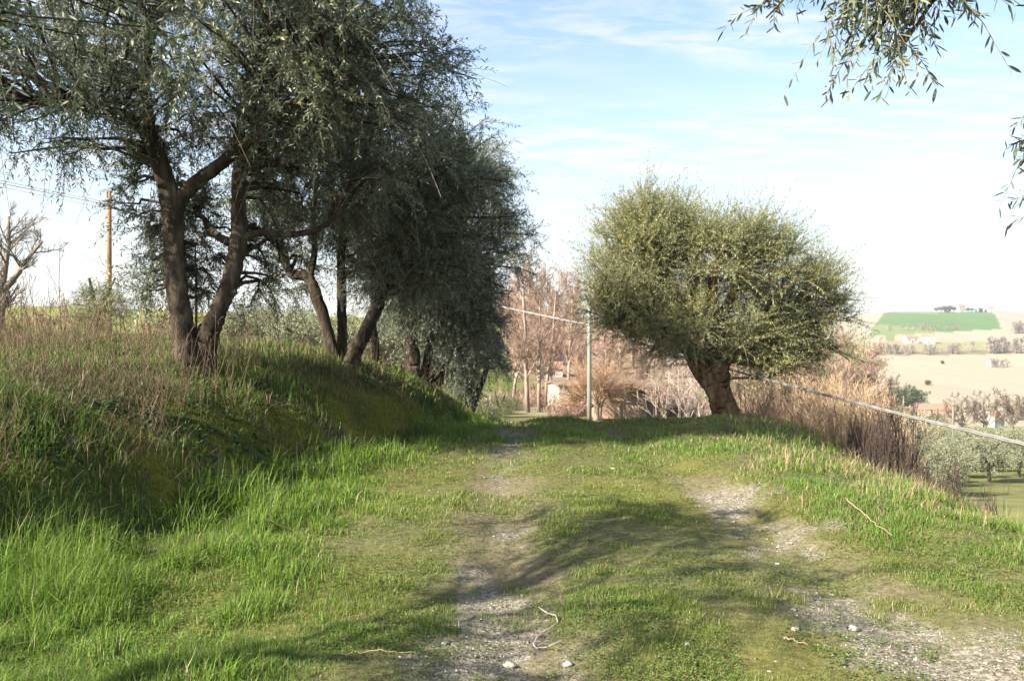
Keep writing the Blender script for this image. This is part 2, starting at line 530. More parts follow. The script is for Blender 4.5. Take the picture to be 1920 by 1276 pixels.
def wear_mask(x, y):
    r1, r2 = rut_x(y)
    n = fbm(x * 1.6, y * 1.1, 4, 25)
    w = 0.95 * np.exp(-((x - r1) / np.interp(y, [0, 5, 14], [.55, .42, .36])) ** 2) + np.interp(y, [0, 8.5, 10, 14], [1, 1, .5, .5]) * np.exp(-((x - r2) / np.interp(y, [0, 5, 9], [.75, .5, .36])) ** 2)
    return np.clip(w * (0.26 + 0.85 * sm(n, .32, .66)), 0, 1)


def gravel_mask(x, y):
    r1, r2 = rut_x(y)
    n1 = fbm(x * 2.2, y * 1.3, 4, 21)
    s1 = np.interp(y, [0, 3, 5.2, 5.8, 6.4, 7.2, 8, 9.5, 11, 14, 18], [1.25, 1.25, 1.05, 0.65, 0.95, 0.65, 0.55, 0.7, 0.95, 1.05, 0.9])
    w1 = np.interp(y, [0, 4, 5, 7, 12], [0.55, 0.52, 0.34, 0.26, 0.30])
    s2 = np.interp(y, [0, 4, 5.6, 6.2, 7.6, 8.4, 10, 14], [1.3, 1.3, 1.15, 0.9, 0.95, 0.5, 0.3, 0.55])
    w2 = np.interp(y, [0, 4, 5.5, 8], [0.65, 0.55, 0.36, 0.30])
    g = s1 * np.exp(-((x - r1 + 0.05) / w1) ** 2) + s2 * np.exp(-((x - r2) / w2) ** 2)
    # pale patch by the verge
    g = g + 0.8 * np.exp(-((x - 2.35) / 0.25) ** 2 - ((y - 7.6) / 0.35) ** 2) + 0.7 * np.exp(-((x - 2.4) / 0.25) ** 2 - ((y - 6.4) / 0.25) ** 2)
    return np.clip(g, 0, 1.25) * (0.25 + 0.75 * sm(n1, 0.30, 0.62)) * (0.55 + 0.6 * sm(fbm(x * 7, y * 7, 3, 23), .3, .62))


ang_f = np.arange(-40, 40.01, 0.1)
ang_c = np.concatenate([np.arange(43, 318, 3.0)])
ang = R_(1) * np.concatenate([ang_f, ang_c])
rad = np.concatenate([[0.02, 0.4, 0.9], 1.3 * 1.018 ** np.arange(0, 455)])
AA, RR = np.meshgrid(ang, rad)
GX = RR * np.sin(AA); GY = RR * np.cos(AA)
GZ = H(GX, GY)
na, nr = len(ang), len(rad)
idx = np.arange(na * nr).reshape(nr, na)
a0 = idx[:-1]; b0 = idx[1:]
quads = np.stack([a0, b0, np.roll(b0, -1, 1), np.roll(a0, -1, 1)], -1).reshape(-1, 4)


def ground_colour(x, y):
    s = x - _xf(y); e = x - _xe(y)
    aa = x / np.maximum(y, 1.0)
    n1 = fbm(x * 1.3, y * 1.3, 4, 51)[..., None]; n2 = fbm(x * 0.4, y * 0.4, 3, 52)[..., None]
    moss = np.array([0.115, 0.112, 0.034]); dirt = np.array([0.13, 0.105, 0.07]); soil = np.array([0.075, 0.06, 0.038])
    grassc = np.array([0.075, 0.10, 0.025])
    c = moss * (0.75 + 0.5 * n1) * sm(n2, .3, .6) + (1 - sm(n2, .3, .6)) * (0.5 * dirt + 0.5 * grassc)
    def mixin(c, col, w):
        return c + (np.asarray(col) - c) * np.clip(w, 0, 1)[..., None]
    gm = gravel_mask(x, y)
    c = mixin(c, np.array([0.165, 0.135, 0.088]) * (0.7 + 0.6 * n1), 0.7 * sm(wear_mask(x, y), 0.15, 0.85) * (np.abs(x) < 6) * (y > 0) * (y < 40))
    c = mixin(c, grassc * 0.7, sm(-s, -0.7, -0.1))
    face = sm(-s, 0.05, 0.2) * (1 - sm(-s, 0.8, 1.2))
    c = mixin(c, np.array([0.115, 0.108, 0.016]) * (0.5 + 1.2 * n1), face * sm(n1[..., 0], .28, .5) * (y < 14))
    c = mixin(c, soil, face * sm(n1[..., 0], .55, .7))
    c = mixin(c, 0.6 * grassc + 0.35 * soil, sm(-s, 0.9, 1.6))
    c = mixin(c, (0.5 * grassc + 0.5 * dirt), sm(e, -1.2, -0.4))
    c = mixin(c, (0.16, 0.13, 0.08), sm(e, 1, 3))
    # house yard and track down there
    c = mixin(c, (0.21, 0.18, 0.13), np.exp(-((x - 3.2) / 3.0) ** 2 - ((y - 60) / 5) ** 2) * 1.6)
    # far land -------------------------------------------------------------
    rgt = sm(e, 0, 4)
    c = mixin(c, np.array([0.135, 0.140, 0.05]) * (0.6 + 0.8 * n2), rgt * sm(y, 34, 42))
    c = mixin(c, np.array([0.18, 0.13, 0.085]) * (0.7 + 0.6 * n2), (1 - rgt) * sm(y, 70, 90) * sm(s, 0, 5))
    lf = (s < -10) | ((s < 0) & (y > 26))
    c = mixin(c, np.array([0.17, 0.19, 0.05]) * (0.7 + 0.6 * n2), lf * sm(np.hypot(x, y), 16, 24))
    n3 = fbm(x * 0.02, y * 0.006, 4, 61)[..., None]
    beige = np.array([0.265, 0.230, 0.165]); beige2 = np.array([0.220, 0.190, 0.130]); green = np.array([0.062, 0.125, 0.032]); olive = np.array([0.13, 0.145, 0.055])
    far = rgt * (y > 280)
    n4 = fbm(x * 0.11 + y * .03, y * 0.008, 3, 63)[..., None]; n3 = n3 + 0.55 * (n4 - .5)
    c = mixin(c, beige * (0.86 + 0.28 * n3), far)
    c = mixin(c, np.array([0.09, 0.13, 0.04]), far * (aa < 0.432 - 0.00004 * (y - 300)) * (y < 720))
    c = mixin(c, (0.15, 0.13, 0.075), far * (y > 712) * (y < 745) * (aa < 0.585))
    c = mixin(c, beige2 * (0.9 + 0.2 * n3), far * (y > 745))
    c = mixin(c, np.array([0.20, 0.185, 0.095]), far * (y > 745) * (y < 815) * (aa < 0.56))
    c = mixin(c, beige * (0.86 + 0.2 * n3), far * (y > 815))
    c = mixin(c, olive, far * (y > 825) * (y < 905) * (aa < 0.449) * (aa > 0.438))
    gm_ = far * (y > 890 + 350 * (aa - .5)) * (aa > 0.421 + 0.00006 * (y - 905)) * (aa < 0.574 - 0.00004 * (y - 905))
    c = mixin(c, green * (0.85 + 0.35 * n3), gm_)
    c = mixin(c, np.array([0.13, 0.165, 0.055]), gm_ * sm(fbm(x * .012, y * .004, 2, 77), .52, .6) * (aa < 0.5))
    c = mixin(c, beige2, far * (y > 1330))
    return c


col = ground_colour(GX, GY)
gm = gravel_mask(GX, GY) * sm(30 - np.hypot(GX, GY), 0, 10) * (np.abs(GX) < 6)
farm = sm(np.hypot(GX, GY), 25, 60)
g_me = mesh_from('ground', np.stack([GX, GY, GZ], -1).reshape(-1, 3), [(quads, 0)], [M_ground],
                 attrs={'gravel': gm.ravel(), 'far': farm.ravel()}, cols={'col': col.reshape(-1, 3)}, smooth=True)
g_ob = link('ground', g_me)
tag(g_ob, 'grassy farm track running over a crest between a bank and a valley', 'ground', kind='structure')


def Hs(x, y):
    return float(H(np.array([x]), np.array([y]))[0])


# ---------------------------------------------------------------- grass, gravel, straw
def blades(x, y, h, w, lean, colr, seed, z=None, droop=None):
    g = np.random.default_rng(seed)
    n = len(x)
    if z is None: z = H(x, y)
    az = g.uniform(0, 2 * math.pi, n)
    d = np.stack([np.cos(az), np.sin(az), np.zeros(n)], -1)
    # blades turn their flat side at random
    az2 = az + math.pi / 2 + g.normal(0, 0.5, n)
    sd = np.stack([np.cos(az2), np.sin(az2), np.zeros(n)], -1)
    b = np.stack([x, y, z - 0.012], -1)
    up = np.array([0, 0, 1.0])
    l1 = lean * 0.28; l2 = lean
    hh = h[:, None]
    m1 = b + up * hh * 0.5 + d * (hh * l1[:, None])
    fall = np.maximum(0.25, 1 - 0.55 * lean ** 2)[:, None]
    tp = b + up * hh * fall + d * (hh * l2[:, None])
    wv = w[:, None]
    V = np.stack([b - sd * wv, b + sd * wv, m1 + sd * wv * 0.8, m1 - sd * wv * 0.8, tp], 1).reshape(-1, 3)
    i = np.arange(n)[:, None] * 5
    q = i + np.array([[0, 1, 2, 3]]); t = i + np.array([[3, 2, 4]])
    c = np.repeat(colr[:, None, :], 5, 1).reshape(-1, 3)
    return V, q, t, c


def scatter(n, dmin, dmax, p, seed, amax=0.66):
    g = np.random.default_rng(seed)
    u = g.uniform(0, 1, n)
    k = 1 - p
    d = (dmin**k + u * (dmax**k - dmin**k)) ** (1 / k)
    a = g.uniform(-amax, amax, n)
    return a * d, d, g


def sel(x, y, *arr, keep):
    return [v[keep] for v in (x, y) + arr]


C_bright = np.array([0.155, 0.235, 0.030]); C_green = np.array([0.090, 0.165, 0.026]); C_yel = np.array([0.190, 0.205, 0.042])
C_straw = np.array([0.40, 0.32, 0.19]); C_dark = np.array([0.045, 0.095, 0.024]); C_brown = np.array([0.22, 0.16, 0.09])


def mixc(a, b, t):
    return a + (b - a) * t[:, None]


VV, QQ, TT, CC = [], [], [], []


def emit(x, y, h, w, lean, c, seed):
    V, q, t, cc = blades(x, y, h, w, lean, c, seed)
    n0 = sum(len(v) for v in VV)
    VV.append(V); QQ.append(q + n0); TT.append(t + n0); CC.append(cc)


# short turf of the track
x, y, g = scatter(1150000, 2.4, 26, 1.35, 101)
s = x - _xf(y); e = x - _xe(y)
gmk = gravel_mask(x, y); wear = wear_mask(x, y)
tuft = fbm(x * 2.6, y * 2.6, 3, 71); big = fbm(x * 0.6, y * 0.6, 3, 72)
keep = (s > 0.1) & (e < -0.3) & (g.uniform(size=len(x)) < np.clip(0.5 + 1.0 * sm(tuft, .3, .65), 0, 1) * np.clip(1.05 - 1.25 * gmk, 0.03, 1) * (1 - .62 * wear))
x, y, s, e, tuft, big, gmk, wear = sel(x, y, s, e, tuft, big, gmk, wear, keep=keep)
n = len(x)
h = (0.018 + 0.032 * sm(tuft, .4, .75) + 0.028 * sm(big, .52, .7)) * g.uniform(0.4, 1.5, n) * (1 + 0.5 * sm(y, 8, 14)) * (1 - .45 * sm(wear, .2, .7))
w = np.maximum(0.0011, 0.00034 * y) * g.uniform(0.6, 1.5, n)
t = np.clip(g.normal(0.50, 0.3, n) - 0.5 * sm(big, .45, .7), 0, 1)
c = mixc(np.tile(C_green * 1.15, (n, 1)), C_yel, t)
st = g.uniform(size=n) < 0.12 + 0.15 * gmk + .2 * wear
c[st] = C_straw * g.uniform(0.5, 1.0, (st.sum(), 1))
c *= g.uniform(0.75, 1.3, (n, 1))
emit(x, y, h, w, np.abs(g.normal(0.5, 0.35, n)), c, 1)

# lush grass along the foot of the bank
x, y, g = scatter(300000, 2.4, 18, 1.2, 102)
s = x - _xf(y)
wf = np.interp(y, [3, 5, 6, 9, 14, 18], [2.5, 2.1, 1.5, 1.1, 0.7, 0.5])
tuft = fbm(x * 2.2, y * 2.2, 3, 73)
pr = sm(s, -0.28, 0.0) * (1 - sm(s / wf, 0.55, 1.1)) * (0.25 + 0.9 * sm(tuft, .3, .62))
keep = g.uniform(size=len(x)) < pr
x, y, s, wf, tuft = sel(x, y, s, wf, tuft, keep=keep)
n = len(x)
h = (0.10 + 0.20 * sm(tuft, .35, .7)) * g.uniform(0.45, 1.35, n) * (1.08 - 0.75 * np.clip(s / wf, 0, 1))
w = np.maximum(0.0024, 0.0005 * y) * g.uniform(0.6, 1.5, n)
c = mixc(np.tile(C_green, (n, 1)), C_bright, np.clip(g.normal(0.5, 0.35, n), 0, 1)) * g.uniform(0.75, 1.25, (n, 1))
st = g.uniform(size=n) < 0.05
c[st] = C_straw * g.uniform(0.5, 1.0, (st.sum(), 1))
emit(x, y, h, w, np.abs(g.normal(0.55, 0.4, n)), c, 2)

# bank: mixed green and dry
x, y, g = scatter(420000, 3.0, 32, 1.25, 103, amax=0.68)
s = x - _xf(y)
tuft = fbm(x * 1.6, y * 1.6, 3, 74); big = fbm(x * .5, y * .5, 3, 75)
face = sm(-s, .02, .15) * (1 - sm(-s, .65, .95)) * (y < 12)
pr = (s < 0.0) * np.clip(0.25 + 1.0 * sm(tuft, .3, .65), 0, 1) * (1 - 0.5 * face)
keep = (g.uniform(size=len(x)) < pr) & (s > -14)
x, y, s, tuft, big = sel(x, y, s, tuft, big, keep=keep)
n = len(x)
h = (0.05 + 0.125 * sm(tuft, .35, .7)) * g.uniform(0.4, 1.4, n)
w = np.maximum(0.0022, 0.00048 * y) * g.uniform(0.6, 1.4, n)
dry = np.clip(0.22 + 0.9 * (0.55 - big) + 0.1 * (x < -5), 0.10, 0.65)
isd = g.uniform(size=n) < dry
c = mixc(np.tile(C_dark, (n, 1)), C_bright, np.clip(g.normal(0.45, 0.3, n), 0, 1)) * g.uniform(0.7, 1.25, (n, 1))
c[isd] = mixc(np.tile(C_brown, (isd.sum(), 1)), C_straw, g.uniform(0, 1, isd.sum()) ** 1.6) * g.uniform(0.45, 1.0, (isd.sum(), 1))
h = np.where(isd, h * 1.2, h)
emit(x, y, h, w, np.abs(g.normal(0.6, 0.45, n)), c, 3)

# dead thatch hanging over the bank face
x, y, g = scatter(120000, 3.0, 20, 1.3, 114, amax=.68)
s = x - _xf(y)
cl = fbm(x * 1.1 + 7, y * 1.1, 3, 92)
keep = (g.uniform(size=len(x)) < sm(-s, .1, .5) * (1 - .6 * sm(-s, 2.0, 4.0)) * sm(cl, .48, .7) * .42) & (s > -9)
x, y = x[keep], y[keep]; n = len(x)
h = g.uniform(.10, .34, n); w = np.maximum(.0016, .0004 * y) * g.uniform(.6, 1.3, n)
c = mixc(np.tile(np.array([.075, .055, .035]), (n, 1)), np.array([.26, .21, .12]), g.uniform(0, 1, n) ** 1.7)
emit(x, y, h, w, g.uniform(.7, 2.0, n), c, 8)

# moss cushions on the bank face and in the track: very short dense blades
x, y, g = scatter(420000, 2.4, 15, 1.3, 113)
s = x - _xf(y); e = x - _xe(y)
mn = fbm(x * 2.1, y * 2.1, 3, 91)
face = sm(-s, .0, .15) * (1 - sm(-s, .8, 1.1))
pr = face * sm(mn, .3, .5) + (s > .2) * (e < -.4) * 0.55 * sm(mn, .42, .6) * (1 - .8 * gravel_mask(x, y)) * (1 - .7 * wear_mask(x, y))
keep = g.uniform(size=len(x)) < pr
x, y, face = sel(x, y, face, keep=keep)
n = len(x)
h = np.where(face > .3, .022, .012) * g.uniform(.5, 1.6, n) * (1 + .05 * y)
w = np.maximum(0.0016, 0.0005 * y) * g.uniform(.7, 1.5, n)
c = mixc(np.tile(np.array([.085, .085, .012]), (n, 1)), np.array([.18, .165, .024]), g.uniform(0, 1, n))
c = np.where((face > .3)[:, None], c * np.array([1.25, 1.3, 1.2]), c * np.array([1.05, 1.08, 1.3]))
emit(x, y, h, w, np.abs(g.normal(.6, .5, n)), c, 7)

# right verge and the top of the drop
x, y, g = scatter(330000, 3.0, 24, 1.2, 104, amax=0.72)
e = x - _xe(y)
tuft = fbm(x * 1.9, y * 1.9, 3, 76); big = fbm(x * .7, y * .7, 3, 78)
pr = sm(e, -1.3 + 0.5 * (big - .5), -0.4) * (1 - 0.45 * sm(e, 1.5, 3)) * (e < 7) * np.clip(0.2 + 1.1 * sm(tuft, .3, .65), 0, 1)
keep = g.uniform(size=len(x)) < pr
x, y, e, tuft, big = sel(x, y, e, tuft, big, keep=keep)
n = len(x)
h = (0.035 + 0.105 * sm(tuft, .38, .7)) * g.uniform(0.4, 1.4, n) * (0.65 + 0.6 * sm(e, -0.8, 0.5))
w = np.maximum(0.0022, 0.0005 * y) * g.uniform(0.6, 1.4, n)
isd = g.uniform(size=n) < 0.20 + 0.45 * sm(e, .4, 2.2) + 0.3 * sm(big, .55, .68)
c = mixc(np.tile(C_green, (n, 1)), C_bright, np.clip(g.normal(0.5, 0.3, n), 0, 1)) * g.uniform(0.75, 1.3, (n, 1))
c[isd] = mixc(np.tile(C_brown, (isd.sum(), 1)), C_straw, g.uniform(0, 1, isd.sum())) * g.uniform(0.7, 1.15, (isd.sum(), 1))
h = np.where(isd, h * 1.3, h)
emit(x, y, h, w * .85, np.abs(g.normal(0.75, 0.45, n)), c, 4)

gr_me = mesh_from('grass', np.concatenate(VV), [(np.concatenate(QQ), 0), (np.concatenate(TT), 0)], [M_grass], cols={'col': np.concatenate(CC)})
tag(link('grass', gr_me), 'green grass and dry blades growing over track, bank and verge', 'grass', kind='stuff')

# gravel: small stones pressed into the ruts
x, y, g = scatter(200000, 2.6, 16, 1.45, 105)
gmk = gravel_mask(x, y)
keep = (g.uniform(size=len(x)) < 0.75 * sm(gmk, 0.25, 0.95) + 0.012) & (x - _xf(y) > 0.3) & (x - _xe(y) < -0.3)
x, y = x[keep], y[keep]; n = len(x)
r = np.maximum(0.0034, 0.0007 * y) * np.exp(g.normal(0, 0.45, n)); r = np.minimum(r, 0.028)
oct_ = np.array([[1, 0, 0], [0, 1, 0], [-1, 0, 0], [0, -1, 0], [0, 0, 1], [0, 0, -1.0], [.62, .62, .5], [-.62, .6, .45], [-.6, -.62, .5], [.6, -.6, .45]])
Vs = oct_[None] * r[:, None, None] * g.uniform(0.65, 1.3, (n, 10, 1)) * np.stack([g.uniform(.8, 1.5, n), g.uniform(.7, 1.2, n), g.uniform(.45, .8, n)], -1)[:, None]
an = g.uniform(0, 6.28, n); ca_, sa_ = np.cos(an)[:, None], np.sin(an)[:, None]
Vs = np.stack([Vs[..., 0] * ca_ - Vs[..., 1] * sa_, Vs[..., 0] * sa_ + Vs[..., 1] * ca_, Vs[..., 2]], -1)
Vs = Vs + np.stack([x, y, H(x, y) + 0.15 * r], -1)[:, None]
tri = np.array([[4, 0, 6], [4, 6, 1], [4, 1, 7], [4, 7, 2], [4, 2, 8], [4, 8, 3], [4, 3, 9], [4, 9, 0],
                [5, 6, 0], [5, 1, 6], [5, 7, 1], [5, 2, 7], [5, 8, 2], [5, 3, 8], [5, 9, 3], [5, 0, 9]])
M_stone = mat_tint('gravel_stone', [(0, (0.095, 0.085, 0.062)), (0.6, (0.19, 0.172, 0.138)), (0.9, (0.29, 0.27, 0.23)), (1, (0.42, 0.40, 0.36))], 0.9)
ti = np.repeat(g.uniform(0, 1, n), 10)
gv_me = mesh_from('gravel', Vs.reshape(-1, 3), [((np.arange(n)[:, None, None] * 10 + tri[None]).reshape(-1, 3), 0)], [M_stone], attrs={'tint': ti})
tag(link('gravel', gv_me), 'pale limestone gravel showing in the wheel ruts', 'gravel', kind='stuff')

# straw litter and dead leaves lying on the ground
x, y, g = scatter(9000, 2.6, 18, 1.45, 106)
keep = (x - _xf(y) > -1.5) & (x - _xe(y) < 0.5)
x, y = x[keep], y[keep]; n = len(x)
L = g.uniform(0.02, 0.10, n) * np.where(g.uniform(size=n) < 0.08, 2.0, 1); az = g.uniform(0, 3.14, n); w = np.maximum(0.0005, 0.00014 * y) * g.uniform(.7, 1.5, n)
lf = g.uniform(size=n) < 0.12
L = np.where(lf, g.uniform(0.010, 0.024, n), L); w = np.where(lf, L * 0.15, w)
d = np.stack([np.cos(az), np.sin(az)], -1); sd = np.stack([-d[:, 1], d[:, 0]], -1)
c2 = np.stack([x, y], -1)
pts = np.stack([c2 - d * L[:, None] / 2, c2 - sd * w[:, None], c2 + d * L[:, None] / 2, c2 + sd * w[:, None]], 1)
zz_ = H(pts[..., 0], pts[..., 1]) + g.uniform(0.006, 0.022, (n, 1)) + g.normal(0, .004, (n, 4)) * np.array([1, 0, 1, 0])
Vl = np.concatenate([pts, zz_[..., None]], -1).reshape(-1, 3)
li_me = mesh_from('straw_litter', Vl, [(np.arange(n * 4).reshape(-1, 4), 0)], [M_straw], attrs={'tint': np.repeat(g.uniform(0, 0.65, n), 4)})
tag(link('straw_litter', li_me), 'straw bits and dead leaves scattered over the track', 'litter', kind='stuff')

# clover and other tiny leaves woven into the turf
x, y, g = scatter(170000, 2.5, 16, 1.4, 116)
s = x - _xf(y); e = x - _xe(y)
cn = fbm(x * 1.7 + 3, y * 1.7, 3, 94)
keep = (s > .1) & (e < 1.0) & (g.uniform(size=len(x)) < sm(cn, .36, .58) * (1 - .8 * gravel_mask(x, y)) * (1 - .6 * wear_mask(x, y)))
x, y = x[keep], y[keep]; n = len(x)
zc = H(x, y) + g.uniform(.004, .028, n)
az = g.uniform(0, 6.28, (n, 1)) + np.array([[0, 2.09, 4.18]]) + g.normal(0, .2, (n, 3))
L = np.maximum(g.uniform(.006, .015, (n, 3)), .0016 * y[:, None]); tl = g.uniform(-.2, .7, (n, 3))
d = np.stack([np.cos(az) * np.cos(tl), np.sin(az) * np.cos(tl), np.sin(tl)], -1) * L[..., None]
sd = np.stack([-np.sin(az), np.cos(az), np.zeros_like(az)], -1) * L[..., None] * .36
b = np.stack([x, y, zc], -1)[:, None]
Vc = np.stack([b + 0 * d, b + .6 * d + sd, b + d, b + .6 * d - sd], 2)
M_clover = mat_tint('clover_leaf', [(0, (0.045, 0.085, 0.02)), (0.6, (0.10, 0.16, 0.03)), (0.9, (0.18, 0.20, 0.05)), (1, (0.22, 0.14, 0.07))], 0.6, 0.25)
co_me = mesh_from('clover', Vc.reshape(-1, 3), [(np.arange(n * 12).reshape(-1, 4), 0)], [M_clover], attrs={'tint': np.repeat(g.uniform(0, 1, n * 3), 4)})
tag(link('clover', co_me), 'clover and tiny leaves woven into the turf of the track', 'clover', kind='stuff')

# low broad leaved plants on the mossy bank and in the turf
x, y, g = scatter(16000, 3.2, 16, 1.2, 107)
s = x - _xf(y)
cl = fbm(x * 1.8, y * 1.8, 3, 81)
keep = g.uniform(size=len(x)) < (sm(-s, -0.1, .1) * (1 - sm(-s, 1.0, 1.6)) * sm(cl, .42, .6) )
x, y = x[keep], y[keep]; n0 = len(x); K = 6
zc = H(x, y)
az = g.uniform(0, 6.28, (n0, 1)) + np.arange(K)[None] * 6.28 / K + g.normal(0, .3, (n0, K))
L = g.uniform(0.03, 0.11, (n0, K)); tl = g.uniform(0.15, 0.9, (n0, K))
d = np.stack([np.cos(az) * np.cos(tl), np.sin(az) * np.cos(tl), np.sin(tl)], -1)
sd = np.stack([-np.sin(az), np.cos(az), np.zeros_like(az)], -1)
b = np.stack([x, y, zc], -1)[:, None]
V6 = np.stack([b + 0 * d, b + d * (L * .35)[..., None] + sd * (L * .16)[..., None], b + d * (L * .75)[..., None] + sd * (L * .15)[..., None] - np.array([0, 0, 1]) * (L * .08)[..., None],
               b + d * L[..., None] - np.array([0, 0, 1]) * (L * .2)[..., None], b + d * (L * .75)[..., None] - sd * (L * .15)[..., None] - np.array([0, 0, 1]) * (L * .08)[..., None],
               b + d * (L * .35)[..., None] - sd * (L * .16)[..., None]], 2)
M_weedleaf = mat_tint('weed_leaf', [(0, (0.03, 0.07, 0.025)), (0.7, (0.07, 0.13, 0.04)), (1, (0.12, 0.18, 0.06))], 0.45, 0.2, 0.4)
wl_me = mesh_from('low_weeds', V6.reshape(-1, 3), [(np.arange(n0 * K * 6).reshape(-1, 6), 0)], [M_weedleaf], attrs={'tint': np.repeat(g.uniform(0, 1, n0 * K), 6)})
tag(link('low_weeds', wl_me), 'low broad leaved weeds on the mossy bank face', 'weeds', kind='stuff')


# ---------------------------------------------------------------- olive trees
def leaves_on(o, d0, L, K, droop, leaf, g, hi=False, tintv=None, spread=0.75):
    """o, d0: T x 3, L: T -> leaf polygons along T twigs, and the twig paths"""
    T = len(o)
    t = np.linspace(0.06, 1.0, K)[None] + g.uniform(-0.5, 0.5, (T, K)) / K * 0.8
    down = np.array([0, 0, -1.0])
    Lt = (L[:, None] * t)[..., None]
    dr = droop[:, None, None]
    pos = o[:, None] + d0[:, None] * Lt + down * dr * Lt * t[..., None]
    tan = norm(d0[:, None] + down * 2 * dr * t[..., None])
    rv = g.normal(size=(T, 1, 3))
    per = norm(np.cross(tan, rv)); per2 = np.cross(tan, per)
    k = np.arange(K)
    ph = (k // 2) * (math.pi / 2) + (k % 2) * math.pi
    ph = ph[None] + g.normal(0, 0.45, (T, K))
    pv = np.cos(ph)[..., None] * per + np.sin(ph)[..., None] * per2
    ld = norm(tan * g.uniform(0.45, 1.05, (T, K, 1)) + pv * spread + g.normal(0, 0.12, (T, K, 3)))
    sd = norm(np.cross(ld, g.normal(size=(T, K, 3)) + np.array([0, 0, 1.6])))
    nz = np.cross(ld, sd)[..., 2]
    flip = (nz < 0) ^ (g.uniform(size=(T, K)) < 0.12)
    sd = np.where(flip[..., None], -sd, sd)
    ll = (leaf * g.uniform(0.6, 1.2, (T, K)))[..., None]
    ww = ll * g.uniform(0.085, 0.125, (T, K, 1))
    if hi:
        bend = np.array([0, 0, -1.0]) * ll * g.uniform(0, 0.15, (T, K, 1))
        V = np.stack([pos, pos + ld * ll * .28 + sd * ww * .85, pos + ld * ll * .68 + sd * ww * .9 + bend * .4, pos + ld * ll + bend,
                      pos + ld * ll * .68 - sd * ww * .9 + bend * .4, pos + ld * ll * .28 - sd * ww * .85], 2)
        nv = 6
    else:
        V = np.stack([pos, pos + ld * ll * .5 + sd * ww * 1.1, pos + ld * ll, pos + ld * ll * .5 - sd * ww * 1.1], 2)
        nv = 4
    tv = np.clip((tintv if tintv is not None else g.uniform(0.2, 0.7, T))[:, None] + g.normal(0, 0.17, (T, K)), 0, 1)
    tt = np.array([0, .33, .66, 1.0])
    tw = o[:, None] + d0[:, None] * (L[:, None] * tt)[..., None] + down * dr * (L[:, None] * tt * tt)[..., None]
    return V.reshape(-1, 3), np.arange(T * K * nv).reshape(-1, nv), np.repeat(tv.ravel(), nv), tw


